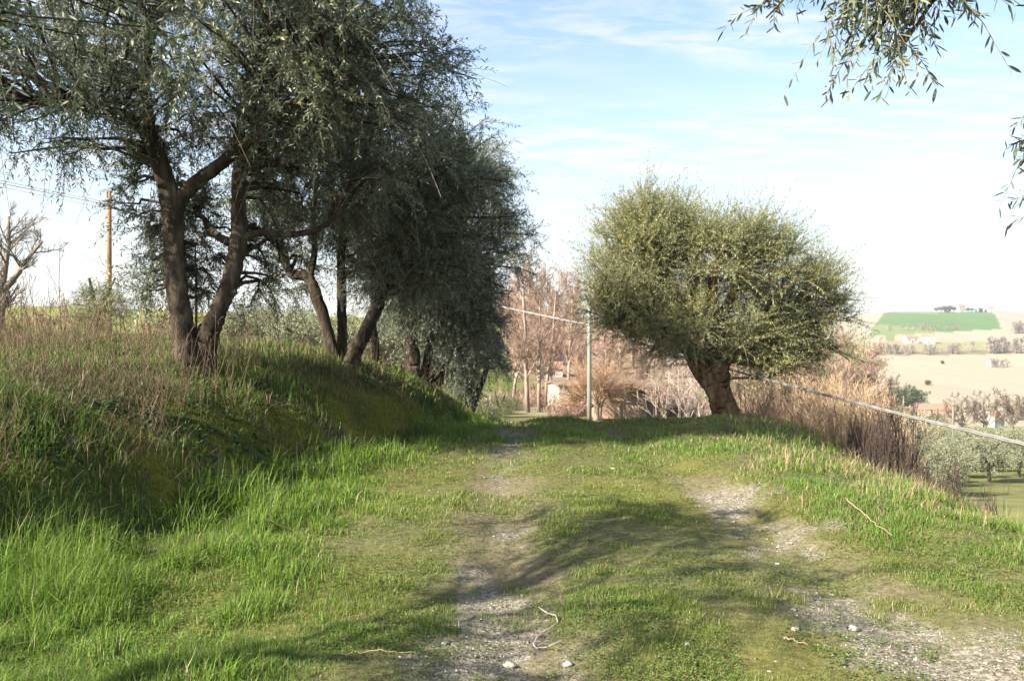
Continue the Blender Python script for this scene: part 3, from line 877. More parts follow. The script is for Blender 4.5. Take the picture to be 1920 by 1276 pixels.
def olive(name, label, base, limbs, blobs, seed, leaf=0.055, m_leaf=None, m_bark=None, droop=(0.02, 0.6), twigL=(0.25, 0.6), K=36, hi=False, dead=0,
          upright=0.0, group=None, cat='olive tree', S=18, tuft=16, yellow=0.0, outw=0.6, bump=0.10, thick=0.82, sag=0.5, stray=0.0):
    """limbs: list of (points incl. radius n x 4 in world space); blobs: list of (centre, radii, n clumps)"""
    g = np.random.default_rng(seed)
    base = np.array(base, float)
    root = thing(name, label, cat, base, 0, group)
    tr = Bag(); pts = []; prad = []
    for li, lb in enumerate(limbs):
        lb = np.array(lb, float); lb[:, 3] *= thick
        q = resample(lb, max(14, 9 * len(lb)), 0.0)
        q[:, :3] += g.normal(0, 1, (len(q), 3)) * (np.minimum(q[:, 3:4], .15) * 0.05)
        V, f = tubes(q[None, :, :3] - base, q[None, :, 3], S, bump, seed + li)
        tr.add(V, f, 0)
        pts.append(q[2:, :3]); prad.append(q[2:, 3])
    pts = np.concatenate(pts); prad = np.concatenate(prad)
    C, OUT = [], []
    for (c, r, n) in blobs:
        c = np.array(c, float); r = np.array(r, float)
        dvec = norm(g.normal(size=(n, 3)))
        rr = g.uniform(0.15, 1, n) ** 0.45
        rr = rr * (0.82 + 0.36 * fbm(dvec[:, 0] * 2.2 + seed, dvec[:, 2] * 2.2 + dvec[:, 1], 2, seed))
        C.append(c + dvec * r * rr[:, None]); OUT.append(norm(dvec * r))
    C = np.concatenate(C); OUT = np.concatenate(OUT)
    N = len(C)
    # a branch from the nearest limb point to each clump
    D = np.linalg.norm(C[:, None] - pts[None], axis=2) + 0.5 * np.maximum(pts[None, :, 2] - C[:, None, 2], 0) + 0.15 / np.maximum(prad, .01)[None] * .1
    j = D.argmin(1)
    p0 = pts[j]; p3 = C
    dist = np.linalg.norm(p3 - p0, axis=1)
    mid = (p0 + p3) / 2 + g.normal(0, 0.10, (N, 3)) * dist[:, None] + np.array([0, 0, 1]) * (0.14 * dist)[:, None] * (1 if upright <= 0.3 else -0.3)
    tq = np.linspace(0, 1, 6)[None, :, None]
    path = (1 - tq) ** 2 * p0[:, None] + 2 * tq * (1 - tq) * mid[:, None] + tq**2 * p3[:, None]
    path[:, 1:-1] += g.normal(0, 0.02, (N, 4, 3)) * np.minimum(dist, 1)[:, None, None]
    rb = np.minimum(prad[j] * 0.55, 0.008 + 0.012 * dist)
    rad_ = rb[:, None] * np.linspace(1, 0.3, 6)[None]
    V, f = tubes(path - base, rad_, 5, 0.0)
    # twigs
    ci = np.repeat(np.arange(N), tuft); T = len(ci)
    tp = g.uniform(0.45, 1.0, T) ** 0.7
    k = tp * 5; k0 = np.minimum(k.astype(int), 4); fr = (k - k0)[:, None]
    o = path[ci, k0] * (1 - fr) + path[ci, k0 + 1] * fr
    d0 = norm(norm(g.normal(size=(T, 3))) + OUT[ci] * outw + np.array([0, 0, 1]) * upright)
    L = g.uniform(*twigL, T) * np.where(g.uniform(size=T) < stray, 1.35, 1)
    dr = g.uniform(*droop, T)
    cl_t = np.clip(g.normal(0.42, 0.16, N) + yellow * g.uniform(0, 1, N) ** 2, 0.05, 0.95)
    lv, lf_, lt, tw = leaves_on(o, d0, L, K, dr, leaf, g, hi, cl_t[ci])
    cr = Bag()
    cr.add(lv - base, lf_, 0, lt)
    twr = np.full((T, 4), 0.0032 if not hi else 0.0026) * np.array([1, .8, .6, .35])[None]
    Vt, ft = tubes(tw - base, twr, 3, cap=False)
    cr.add(Vt, ft, 1, g.uniform(0, 1))
    cr.add(V, f, 2)
    if dead:
        di = g.integers(0, N, dead)
        do = path[di, 4]; dd0 = norm(g.normal(size=(dead, 3)) + OUT[di] * .4)
        dl = g.uniform(.35, 1.0, dead)[:, None, None] * np.linspace(0, 1, 6)[None, :, None]
        dp = do[:, None] + dd0[:, None] * dl + np.array([0, 0, -1.0]) * dl * dl * g.uniform(.1, .9, (dead, 1, 1)) + np.cumsum(g.normal(0, .012, (dead, 6, 3)), 1)
        Vd, fd = tubes(dp - base, np.full((dead, 6), .0032) * np.linspace(1, .5, 6)[None], 3, cap=False)
        cr.add(Vd, fd, 3, np.repeat(g.uniform(.2, 1, dead), 18))
    link('trunk', tr.mesh(name + '_trunk', [m_bark or M_bark], smooth=True), root)
    link('crown', cr.mesh(name + '_crown', [m_leaf or M_leaf_dark, M_twig, m_bark or M_bark, M_dead_twig], smooth=[1, 2]), root)
    return root


def limb(d, pts, rs, dd=None):
    """photo pixels at depth d -> world points with radius"""
    out = []
    for k, (px, py) in enumerate(pts):
        dep = d + (dd[k] if dd is not None else 0)
        out.append(np.append(P(px, py, dep), rs[k]))
    return np.array(out)


def rootflare(l):
    return l


# first olive of the row
D1 = 9.4
b1 = P(368, 690, D1)
b1[2] = Hs(b1[0], b1[1]) - 0.08
l1 = [
    limb(D1, [(352, 705), (348, 650), (334, 560), (326, 470), (322, 400), (298, 300), (258, 230), (170, 200), (60, 190)],
         [.22, .165, .135, .13, .14, .105, .085, .06, .035], [0, 0, 0, 0, 0, -.1, -.3, -.7, -1.2]),
    limb(D1, [(322, 420), (345, 365), (400, 318), (470, 262), (560, 190), (640, 110)], [.12, .095, .085, .07, .05, .03], [0, 0, -.1, -.3, -.5, -.7]),
    limb(D1, [(298, 310), (276, 220), (272, 120), (300, 10), (330, -120)], [.10, .08, .07, .05, .03], [0, 0, .1, .2, .3]),
    limb(D1, [(372, 705), (385, 640), (408, 585), (430, 530), (447, 445), (447, 340), (452, 230), (480, 80)],
         [.24, .17, .12, .115, .11, .085, .07, .04], [.1, .1, .1, .15, .2, .3, .4, .6]),
    limb(D1, [(450, 450), (490, 436), (545, 440), (605, 425), (650, 380)], [.08, .05, .045, .038, .02], [.2, .2, .3, .4, .6]),
    limb(D1, [(432, 455), (405, 440), (380, 408), (350, 395)], [.06, .045, .035, .02], [.2, .4, .6, .8]),
    limb(D1, [(412, 585), (428, 556), (443, 545)], [.08, .05, .042], [.1, .1, .1]),
    limb(D1, [(366, 700), (368, 560), (366, 460)], [.02, .015, .01], [.5, .6, .8]),
]
blobs1 = [((-3.3, 9.6, 4.75), (2.6, 2.0, 1.2), 112), ((-5.0, 8.6, 3.9), (1.7, 1.4, .7), 55), ((-1.7, 10.0, 4.0), (1.5, 1.6, .95), 80),
          ((-4.25, 10.4, 2.9), (.5, 0.6, 1.2), 26), ((-2.6, 10.9, 3.4), (1.5, 0.7, 0.55), 34), ((-3.3, 9.4, 5.6), (2.6, 2.3, 1.0), 90),
          ((-2.3, 8.8, 4.5), (1.4, 1.0, .8), 44),
          (P(285, 500, 10.2), (.3, .4, .75), 14), (P(480, 500, 11.2), (.7, .4, .5), 14), (P(390, 470, 11.0), (.4, .4, .7), 12)]
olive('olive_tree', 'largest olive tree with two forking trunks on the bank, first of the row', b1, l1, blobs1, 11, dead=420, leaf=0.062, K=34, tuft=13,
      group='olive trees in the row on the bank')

# second olive
D2 = 12.6
b2 = P(648, 700, D2); b2[2] = Hs(b2[0], b2[1]) - 0.08
l2 = [
    limb(D2, [(640, 705), (622, 650), (598, 570), (578, 522), (545, 512), (528, 470), (520, 430), (500, 330)], [.15, .11, .10, .09, .08, .075, .07, .04]),
    limb(D2, [(643, 705), (641, 640), (641, 570), (640, 480), (650, 380), (680, 280)], [.13, .09, .085, .08, .06, .03], [.2, .2, .2, .2, .2, .2]),
    limb(D2, [(650, 705), (665, 660), (690, 610), (712, 560), (730, 480), (760, 360)], [.18, .14, .12, .105, .085, .04], [-.1, -.1, -.2, -.2, -.2, 0]),
    limb(D2, [(578, 524), (590, 470), (588, 400), (600, 300)], [.075, .06, .05, .03], [0, .1, .2, .3]),
]
c2_ = P(700, 380, D2)
blobs2 = [(c2_ + (0, 0, .45), (2.2, 1.9, 1.1), 118), (P(590, 360, D2), (1.3, 1.4, .8), 50), (P(830, 400, D2), (1.15, 1.5, 1.15), 75), (P(770, 500, D2), (1.0, 1.2, .5), 48),
          (P(545, 520, D2 + 1.6), (.5, .5, .35), 9), (P(720, 235, D2), (1.5, 1.4, .65), 60)]
olive('olive_tree', 'three stemmed olive tree behind the largest one, its left stem bent like an elbow', b2, l2, blobs2, 12, dead=300, leaf=0.064, K=32, tuft=13,
      group='olive trees in the row on the bank')

# third olive, and the same kind again further down
D3 = 16.5
b3 = P(765, 712, D3); b3[2] = Hs(b3[0], b3[1]) - 0.08
l3 = [
    limb(D3, [(768, 722), (772, 670), (768, 620), (775, 560), (800, 470), (840, 380)], [.24, .18, .16, .12, .09, .04]),
    limb(D3, [(770, 640), (745, 600), (725, 540), (720, 450)], [.12, .10, .08, .04], [0, .1, .2, .3]),
    limb(D3, [(790, 722), (800, 680), (815, 620), (850, 540), (880, 450)], [.14, .12, .10, .08, .04], [.3, .3, .3, .4, .4]),
    limb(D3, [(800, 722), (822, 700), (845, 672)], [.08, .06, .04], [.2, .1, 0]),
]
blobs3 = [(P(830, 440, D3), (2.05, 2.0, 1.5), 140), (P(800, 560, D3), (1.3, 1.3, .75), 60), (P(905, 430, D3), (.75, 1.2, 1.3), 50), (P(860, 300, D3), (1.15, 1.1, .8), 44),
          (P(880, 600, D3), (.8, .9, .6), 36)]
olive('olive_tree', 'olive tree with an orange brown trunk in mid row, crown hanging over the track', b3, l3, blobs3, 13, dead=200, leaf=0.068, K=28, tuft=13,
      group='olive trees in the row on the bank', yellow=0.25)
b3b = P(703, 705, 14.6); b3b[2] = Hs(b3b[0], b3b[1]) - 0.05
olive('olive_tree', 'slim pale stemmed olive between the second and third trees', b3b,
      [limb(14.6, [(701, 712), (704, 660), (699, 600), (705, 540), (720, 440)], [.11, .085, .075, .06, .03]), limb(14.6, [(702, 690), (712, 678)], [.06, .05])],
      [(P(720, 420, 14.6), (1.0, 1.0, .9), 50)], 14, dead=60, leaf=0.064, K=26, tuft=12, group='olive trees in the row on the bank')
D4 = 21.5
b4 = P(872, 760, D4); b4[2] = Hs(b4[0], b4[1]) - 0.08
l4 = [
    limb(D4, [(868, 770), (866, 738), (872, 700), (870, 640), (860, 560)], [.17, .14, .12, .09, .05]),
    limb(D4, [(884, 770), (892, 742), (905, 712), (915, 670), (910, 610)], [.13, .11, .09, .06, .04]),
]
blobs4 = [(P(868, 600, D4), (1.1, 1.5, 1.3), 120), (P(885, 680, D4), (.95, 1.1, .7), 80)]
r4 = olive('olive_tree', 'small dense olive at the far end of the row, drooping to the ground', b4, l4, blobs4, 15, dead=100, leaf=0.075, K=26, tuft=14,
           group='olive trees in the row on the bank')
b4b = P(820, 735, 19.0); b4b[2] = Hs(b4b[0], b4b[1]) - 0.08
olive('olive_tree', 'olive tree hidden among the row beside the crest, low dark crown', b4b,
      [limb(19, [(815, 745), (812, 700), (820, 640), (830, 560)], [.16, .13, .10, .05]), limb(19, [(818, 740), (830, 700), (850, 660)], [.1, .08, .05])],
      [(P(835, 560, 19), (1.3, 1.4, 1.2), 110), (P(850, 660, 19), (.85, .9, .5), 40)], 16, dead=100, leaf=0.07, K=26, tuft=13, group='olive trees in the row on the bank')

# the lone olive on the right
D5 = 16.0
b5 = P(1345, 752, D5); b5[2] = Hs(b5[0], b5[1]) - 0.1
l5 = [
    limb(D5, [(1362, 775), (1352, 735), (1346, 700), (1338, 665), (1340, 620), (1370, 560), (1400, 480)], [.30, .22, .25, .22, .16, .10, .05]),
    limb(D5, [(1350, 770), (1340, 735), (1316, 695), (1296, 660), (1280, 625), (1270, 560), (1245, 470)], [.22, .19, .23, .19, .12, .08, .04], [-.05, -.1, -.12, -.1, 0, 0, 0]),
    limb(D5, [(1300, 665), (1262, 640), (1232, 612), (1205, 620), (1170, 600)], [.12, .085, .075, .055, .03], [0, -.1, -.2, -.2, -.3]),
    limb(D5, [(1350, 690), (1385, 640), (1430, 600), (1490, 570)], [.17, .11, .08, .04], [.1, .2, .3, .3]),
    limb(D5, [(1325, 680), (1330, 600), (1310, 500), (1290, 420)], [.16, .11, .07, .03], [.2, .3, .4, .5]),
    limb(D5, [(1355, 650), (1340, 560), (1345, 480)], [.10, .07, .04], [-.2, -.5, -.7]),
]
blobs5 = [(P(1180, 505, D5), (.80, 1.1, .9), 96), (P(1205, 490, D5 - .5), (.45, .5, .4), 20), (P(1310, 440, D5), (.45, .8, .4), 16), (P(1192, 410, D5), (.55, .9, .62), 36), (P(1265, 445, D5), (.6, 1.0, .55), 36), (P(1350, 490, D5), (.95, 1.4, .7), 62),
          (P(1400, 450, D5), (.6, .9, .40), 22), (P(1455, 515, D5), (.85, 1.2, .75), 58), (P(1530, 555, D5), (.55, .8, .70), 32), (P(1440, 615, D5), (.85, 1.0, .5), 32),
          (P(1215, 590, D5), (.85, .9, .36), 28), (P(1315, 570, D5 + .3), (.7, .7, .5), 24), (P(1550, 640, D5), (.45, .6, .45), 15), (P(1480, 680, D5), (.6, .6, .28), 18), (P(1595, 590, D5), (.25, .4, .3), 6),
          (P(1115, 560, D5), (.3, .5, .5), 11), (P(1305, 600, D5 - .7), (.5, .3, .28), 14), (P(1225, 640, D5), (.5, .6, .28), 18), (P(1425, 655, D5), (.6, .8, .28), 20),
          (P(1275, 665, D5 - .3), (.25, .3, .2), 9), (P(1400, 640, D5 - .6), (.3, .3, .3), 8), (P(1590, 670, D5), (.3, .4, .3), 6)]
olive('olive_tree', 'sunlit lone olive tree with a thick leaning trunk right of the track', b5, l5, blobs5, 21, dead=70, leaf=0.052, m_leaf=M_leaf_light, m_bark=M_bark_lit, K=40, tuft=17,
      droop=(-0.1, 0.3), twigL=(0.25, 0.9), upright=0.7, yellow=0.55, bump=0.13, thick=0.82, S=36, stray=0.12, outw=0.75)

# olive overhead on the right, hanging twigs in view
b6 = np.array([4.3, 1.2, 0.0]); b6[2] = Hs(b6[0], b6[1]) - 0.1
l6 = [np.array([[4.3, 1.2, -.2, .2], [4.2, 1.3, 1.0, .16], [3.9, 1.5, 2.0, .13], [3.2, 2.0, 2.9, .09], [2.3, 2.8, 3.35, .05], [1.5, 3.4, 3.3, .02]]),
      np.array([[3.9, 1.5, 2.0, .1], [3.6, 2.4, 2.7, .07], [2.9, 3.2, 3.0, .04], [2.5, 3.6, 2.9, .02]]),
      np.array([[4.2, 1.3, 1.2, .12], [4.7, .8, 2.4, .09], [5.2, .2, 3.4, .05]])]


def hang(px0, px1, py0, py1, d, n):
    return (P((px0 + px1) / 2, (py0 + py1) / 2, d), ((px1 - px0) / 3200 * d, 0.3, (py1 - py0) / 3200 * d), n)


blobs6 = [((3.9, 1.2, 3.6), (1.3, 1.2, .8), 46), ((3.0, 2.5, 3.7), (.6, .4, .2), 8),
          hang(1570, 1730, -60, 70, 3.1, 19), hang(1640, 1730, 30, 120, 3.1, 6), hang(1440, 1490, -60, 40, 3.3, 3), hang(1850, 1890, -110, -60, 3.0, 2), hang(1935, 2010, 260, 430, 3.0, 15)]
olive('olive_tree', 'overhanging olive at the right edge of the photo, only drooping twigs in view', b6, l6, blobs6, 31, leaf=0.046, K=22, hi=True, tuft=7,
      droop=(0.2, 0.9), twigL=(0.12, 0.30), outw=0.2)

# olive beside the photographer on the left, twigs in view at the upper left
b7 = np.array([-5.2, 0.6, 0.0]); b7[2] = Hs(b7[0], b7[1]) - 0.1
l7 = [np.array([[-5.2, .6, .6, .36], [-5.0, 1.0, 1.8, .2], [-4.5, 1.9, 2.7, .10], [-4.1, 2.6, 3.2, .04]]),
      np.array([[-5.0, 1.0, 1.8, .12], [-4.7, 1.6, 2.8, .09], [-4.4, 2.0, 3.9, .05]])]
blobs7 = [((-4.0, 2.0, 3.7), (1.7, 1.4, 1.0), 28), ((-3.9, 4.0, 3.6), (1.2, .8, .4), 16), hang(-60, 130, -40, 180, 4.6, 15), hang(130, 330, -40, 110, 4.2, 9)]
olive('olive_tree', 'olive tree at the left edge with large leaves reaching in at upper left', b7, l7, blobs7, 32, thick=.3, leaf=0.060, K=26, hi=True, tuft=8,
      droop=(0.2, 0.7), twigL=(0.25, 0.5), group='olive trees in the row on the bank')


# ---------------------------------------------------------------- bare trees, shrubs, weeds
def branching(p0, d0, L, r0, levels, g, npt=6):
    """levels: list of (children per parent, length ratio, angle deg, upward pull, t range, wobble) -> list of (paths, radii)"""
    def grow(o, d, L, r, up, wob, rt):
        N = len(o)
        pts = [o]; dd = d
        for k in range(npt - 1):
            dd = norm(dd + g.normal(0, wob, (N, 3)) + np.array([0, 0, up]))
            pts.append(pts[-1] + dd * (L / (npt - 1))[:, None])
        pt = np.stack(pts, 1)
        return pt, r[:, None] * np.linspace(1, rt, npt)[None]
    out = []
    pt, rd = grow(np.atleast_2d(p0), norm(np.atleast_2d(d0)), np.atleast_1d(L), np.atleast_1d(r0), 0.05, 0.06, 0.35)
    out.append((pt, rd)); PL = np.atleast_1d(L)
    for lv_ in levels:
        n, lr, angd, up, tr_, wob = lv_[:6]; rfac = lv_[6] if len(lv_) > 6 else 0.55
        N = len(pt)
        ci = np.repeat(np.arange(N), n); M = len(ci)
        t = g.uniform(tr_[0], tr_[1], M)
        k = t * (npt - 1); k0 = np.minimum(k.astype(int), npt - 2); fr = (k - k0)[:, None]
        o = pt[ci, k0] * (1 - fr) + pt[ci, k0 + 1] * fr
        tn = norm(pt[ci, k0 + 1] - pt[ci, k0])
        per = norm(np.cross(tn, g.normal(size=(M, 3))))
        an = R_(1) * angd * g.uniform(0.6, 1.3, M)[:, None]
        d = tn * np.cos(an) + per * np.sin(an)
        L2 = PL[ci] * lr * g.uniform(0.6, 1.2, M) * (1.15 - 0.5 * t)
        r2 = rd[ci, k0] * rfac
        pt, rd = grow(o, d, L2, r2, up, wob, 0.35)
        PL = L2
        out.append((pt, rd))
    return out


def bare(name, label, cat, base, stems, levels, seed, m_bark, m_twig, rmin=0.004, split=2, group=None, part=('trunk', 'crown'), loc=None):
    """stems: (offset, direction, length, radius). Levels below 'split' are trunk, the rest is the twig crown"""
    g = np.random.default_rng(seed)
    root = thing(name, label, cat, base if loc is None else loc, 0, group)
    A, Bg = Bag(), Bag()
    for (o, d, L, r) in stems:
        for k, (pt, rd) in enumerate(branching(np.array(o, float), np.array(d, float), L, r, levels, g)):
            rd = np.maximum(rd, rmin)
            V, f = tubes(pt, rd, 7 if k == 0 else (5 if k < split else 3), cap=k < split)
            if k < split: A.add(V, f, 0)
            else: Bg.add(V, f, 0, np.repeat(np.clip(g.normal(.5, .25, len(pt)), 0, 1), pt.shape[1] * 3))
    if A.n: link(part[0], A.mesh(name + '_trunk', [m_bark], smooth=True), root)
    if Bg.n: link(part[1], Bg.mesh(name + '_crown', [m_twig]), root)
    return root


# tall pinkish bare trees beside the yard
TALL = [(17, .36, 40, .10, (.22, .99), .10, .4), (10, .5, 38, .08, (.15, 1), .12), (9, .5, 36, .05, (.1, 1), .14)]


def ground_at(px, d, sink=0.15):
    x = (px - 960) / 1600 * d
    return np.array([x, d, Hs(x, d) - sink])


t1 = bare('bare_tree', 'tall pink twigged bare tree with twin pale trunks beside the yard track', 'bare tree', ground_at(990, 58),
          [((0, 0, 0), (0.02, 0, 1), 9.2, .17), ((.75, .3, 0), (.06, 0.05, 1), 8.6, .14)], TALL, 41, M_bare_bark, M_pink_twig, .0085, 2, 'bare trees round the yard')
t2 = bare('bare_tree', 'slender bare tree just right of the twin trunked one', 'bare tree', ground_at(1022, 64),
          [((0, 0, 0), (0.05, 0, 1), 8.8, .15)], TALL, 42, M_bare_bark, M_pink_twig, .009, 2, 'bare trees round the yard')
dup(t2, ground_at(962, 66), 1.1, 0.9, 'bare tree nearest the row of olives, left of the twin trunked one', 'bare trees round the yard')
dup(t2, ground_at(1066, 78), 2.2, 1.12, 'bare tree behind the metal pole, above the white house', 'bare trees round the yard')
WOOD = [(15, .46, 44, .08, (.15, .98), .12, .4), (10, .52, 42, .05, (.12, 1), .14), (9, .5, 38, .04, (.1, 1), .16)]
w0 = bare('bare_tree', 'pinkish bare tree standing in the leafless wood on the hillside', 'bare tree', ground_at(950, 105),
          [((0, 0, 0), (0, 0, 1), 6.5, .16), ((.5, .2, 0), (.15, 0.1, 1), 5.5, .1)], WOOD, 43, M_bare_bark, M_pink_twig, .013, 2, 'bare trees of the hillside wood')
gw = np.random.default_rng(3)
for k in range(60):
    d = gw.uniform(72, 190); px = gw.uniform(905, 1340)
    dup(w0, ground_at(px, d), gw.uniform(0, 6), gw.uniform(.55, .75) if d < 100 else gw.uniform(.75, 1.15))

# coppiced willow with orange rods in front of the shed
bare('willow_shrub', 'sprawling willow with long orange rods behind the metal pole', 'shrub', ground_at(1118, 49),
     [((0, 0, 0), (.02, 0, 1), 1.6, .22), ((.2, .1, .9), (.5, 0, 1), .8, .15), ((-.2, 0, .9), (-.5, .1, 1), .8, .15)],
     [(44, 2.3, 55, .03, (.6, 1), .06, .09), (7, .5, 24, -.01, (.1, 1), .08), (4, .5, 30, 0, (.2, 1), .1)], 51, M_bare_bark, M_orange_twig, .0065, 1)
p0_ = bare('pale_shrub', 'pale whitish bare shrub against the right end of the shed', 'shrub', ground_at(1272, 40),
           [((k * .35 - 1, (k % 3) * .3, 0), (gw.normal(0, .25), gw.normal(0, .2), 1), 2.4 + .5 * (k % 2), .03) for k in range(7)],
           [(9, .5, 35, .05, (.1, 1), .1), (6, .5, 38, .04, (.1, 1), .12)], 52, M_pale_twig, M_pale_twig, .008, 1, 'pale bare shrubs near the shed', ('stem', 'crown'))
for k, (px, d, s_, lb) in enumerate([(1310, 43, .9, 'pale bare shrub behind the trunk of the lone olive'),
                                     (1058, 54, .6, 'low pale bare shrub by the yard entrance')]):
    dup(p0_, ground_at(px, d), k * 1.3, s_, lb)

# reddish and brown brush on the slope right of the track
BR = [(8, .45, 30, .06, (.15, 1), .08), (5, .45, 34, .05, (.15, 1), .1)]


def brush(label, base, seed, n, hgt, spread, m, rm, lean=.16, group='brown brush on the slope', lv=None):
    g = np.random.default_rng(seed)
    st = [((g.normal(0, spread), g.normal(0, spread), -0.2), (g.normal(0, lean), g.normal(0, lean), 1), hgt * g.uniform(.55, 1.1), rm * 1.6) for _ in range(n)]
    return bare('bare_shrub', label, 'shrub', base, st, lv or BR, seed, m, m, rm, 1, group, ('stem', 'crown'))


def at_e(px, d, sink=0.1):
    return ground_at(px, d, sink)


kA = brush('brown twiggy bare shrub on the slope below the lone olive', at_e(1430, 18.5), 61, 13, 1.7, .5, M_brown_twig, .0040)
kB = brush('reddish brown bare shrub on the slope below the lone olive', at_e(1530, 21), 62, 14, 2.1, .5, M_pink_twig, .0050)
kD = brush('orange brown dry shrub on the slope below the lone olive', at_e(1480, 25), 66, 14, 2.3, .6, M_straw_twig, .0050)
kC = brush('tallest clump of blackish upright stems at the verge edge', at_e(1672, 11.2), 63, 26, 1.35, .17, M_black_twig, .0035, .035, 'dark stem clumps at the verge edge', [(3, .5, 10, .06, (.1, .8), .05), (3, .3, 24, .05, (.3, 1), .1)])
gs = np.random.default_rng(8)
for k in range(90):
    d = 12.5 + 26 * gs.uniform() ** 1.2
    lo = max(1375, 960 + 1600 * (float(_xe(d)) + .3) / d); hi_ = min(1655, lo + 330)
    if d < 17: hi_ = 1630
    px = gs.uniform(lo, max(hi_, lo + 20))
    if d < 1 / (.0588 + .000115 * (px - 1375)) + 1.0: continue
    src = (kA, kB, kD)[k % 3]
    top = np.interp(px, [1380, 1500, 1590, 1660], [705, 672, 670, 745]) + gs.uniform(0, 70)
    b = at_e(px, d)
    hh = (EYE + (HZ - top) / 1600 * d) - b[2]
    if hh < 0.6: continue
    nat = {kA: 2.2, kB: 2.7, kD: 3.0}[src]
    dup(src, b, gs.uniform(0, 6), float(np.clip(hh / nat, .45, 1.7)))
for (px, d, s_, rz, lb) in [(1645, 11.8, .8, 1.0, 'thinner clump of dark stems left of the tallest clump'), (1612, 12.6, .72, 2.0, 'clump of dark brown stems further left along the verge'),
                            (1790, 9.4, .62, 3.0, 'small clump of dark twigs in front of the grey pole'), (1745, 10.2, .5, 4.0, 'low dark twigs right of the tallest clump'),
                            (1850, 8.7, .42, 5.0, 'lowest dark twigs at the right end of the verge')]:
    dup(kC, at_e(px, d), rz, s_, lb)

# reddish trees on the slope further out
for k, (px, d, s_) in enumerate([(1600, 62, 1.05), (1612, 78, 1.3), (1632, 95, 1.25), (1560, 58, 1.1), (1600, 110, 1.5), (1500, 60, 1.2), (1440, 64, 1.2), (1590, 48, .85)]):
    dup(w0, ground_at(px, d), k * .9, s_, 'pinkish bare tree rising from the slope behind the brown brush', 'bare trees on the slope')

# dry weeds along the bank
kW = []
for v in range(5):
    g = np.random.default_rng(200 + v)
    st = [((g.normal(0, .12), g.normal(0, .12), -.03), (g.normal(0, .22), g.normal(0, .22), 1), g.uniform(.35, 1.0), g.uniform(.003, .0052)) for _ in range(6)]
    kW.append(bare('dry_weed', 'dry brown weed stalks standing in the grass of the bank', 'weed', ground_at(150 + 70 * v, 7.2 + .4 * v, 0),
                   st, [(3, .22, 38, .05, (.5, 1), .1), (2, .4, 40, .02, (.3, 1), .12)], 200 + v, M_weed, M_weed, .0016, 1, 'dry weeds on the bank', ('stem', 'crown')))
gd = np.random.default_rng(5)
cnt = 0
while cnt < 165:
    d = 5.4 + 13 * gd.uniform() ** 1.4
    x = gd.uniform(-.64, -.08) * d
    s = x - float(_xf(d))
    if s > -.55 or s < -7: continue
    if d < 6.6 and x > -3.2: continue
    dup(kW[cnt % 5], (x, d, Hs(x, d)), gd.uniform(0, 6), gd.uniform(.45, 1.0) * (1.0 if x < -.25 * d else .8) * (1.5 if cnt % 9 == 0 else 1))
    cnt += 1
kV = kW[1]
for k, (px, d, s_) in enumerate([(1255, 13.6, .75), (1275, 14.2, .65), (1240, 14.4, .6), (1385, 14.8, .7), (1335, 15.0, .8), (1440, 12.6, .55), (1500, 11.8, .5), (1590, 10.2, .5)]):
    dup(kV, ground_at(px, d, 0), k * .8, s_, 'dry weed stalks on the right verge near the lone olive', 'dry weeds on the right verge')
for k, (px, d) in enumerate([(765, 8.3), (742, 8.0)]):
    dup(kW[2], ground_at(px, d, 0), k * 2.0, .42, 'small dry weed standing in the grass at the foot of the bank', 'dry weeds at the bank foot')

# bare tree and bushes at the left edge
bare('bare_tree', 'grey leafless tree with forked limbs at the far left edge', 'bare tree', ground_at(-5, 17),
     [((0, 0, 0), (.1, 0, 1), 1.3, .12), ((.1, 0, 1.0), (.75, .1, .6), 1.3, .07), ((.1, 0, 1.1), (.15, .1, 1), 1.4, .065), ((.1, 0, 1.0), (-.6, .1, .8), 1.2, .06)],
     [(9, .55, 45, .08, (.3, 1), .16, .4), (9, .5, 45, .08, (.15, 1), .16), (8, .45, 40, .05, (.1, 1), .16)], 71, M_grey_twig, M_grey_twig, .003, 2)
bl = brush('low pinkish bare bush on the grass slope left of the wooden pole', ground_at(105, 42), 72, 26, 1.5, .7, M_pink_twig, .010, .35, 'bare bushes left of the row')
dup(bl, ground_at(300, 46), 2, 1.1, 'pinkish bare bush seen between the pole and the largest olive')
dup(bl, ground_at(430, 60), 3, 1.5, 'pale bare bush seen behind the largest olive trunk')
dup(bl, ground_at(520, 66), 1, 1.5, 'pale bare bush seen between the first two olives')


gy = np.random.default_rng(45)
for k in range(12):
    d = gy.uniform(57, 72); px = gy.uniform(930, 1028)
    dup(bl, ground_at(px, d), gy.uniform(0, 6), gy.uniform(.5, 1.0), 'low bare brush round the feet of the pink twigged trees', 'brush under the pink twigged trees')
gy = np.random.default_rng(44)
for k in range(16):
    d = gy.uniform(54, 62); px = gy.uniform(1075, 1300)
    dup(bl, ground_at(px, d), gy.uniform(0, 6), gy.uniform(.9, 1.6), 'bare brush grown up behind the ruined shed', 'brush behind the shed')
for k in range(5):
    dup(bl, ground_at(1062 + 9 * k, 53 + 1.1 * k), k * 1.7, .8 + .08 * k, 'low bare brush between the outbuilding and the shed', 'brush between the yard buildings')


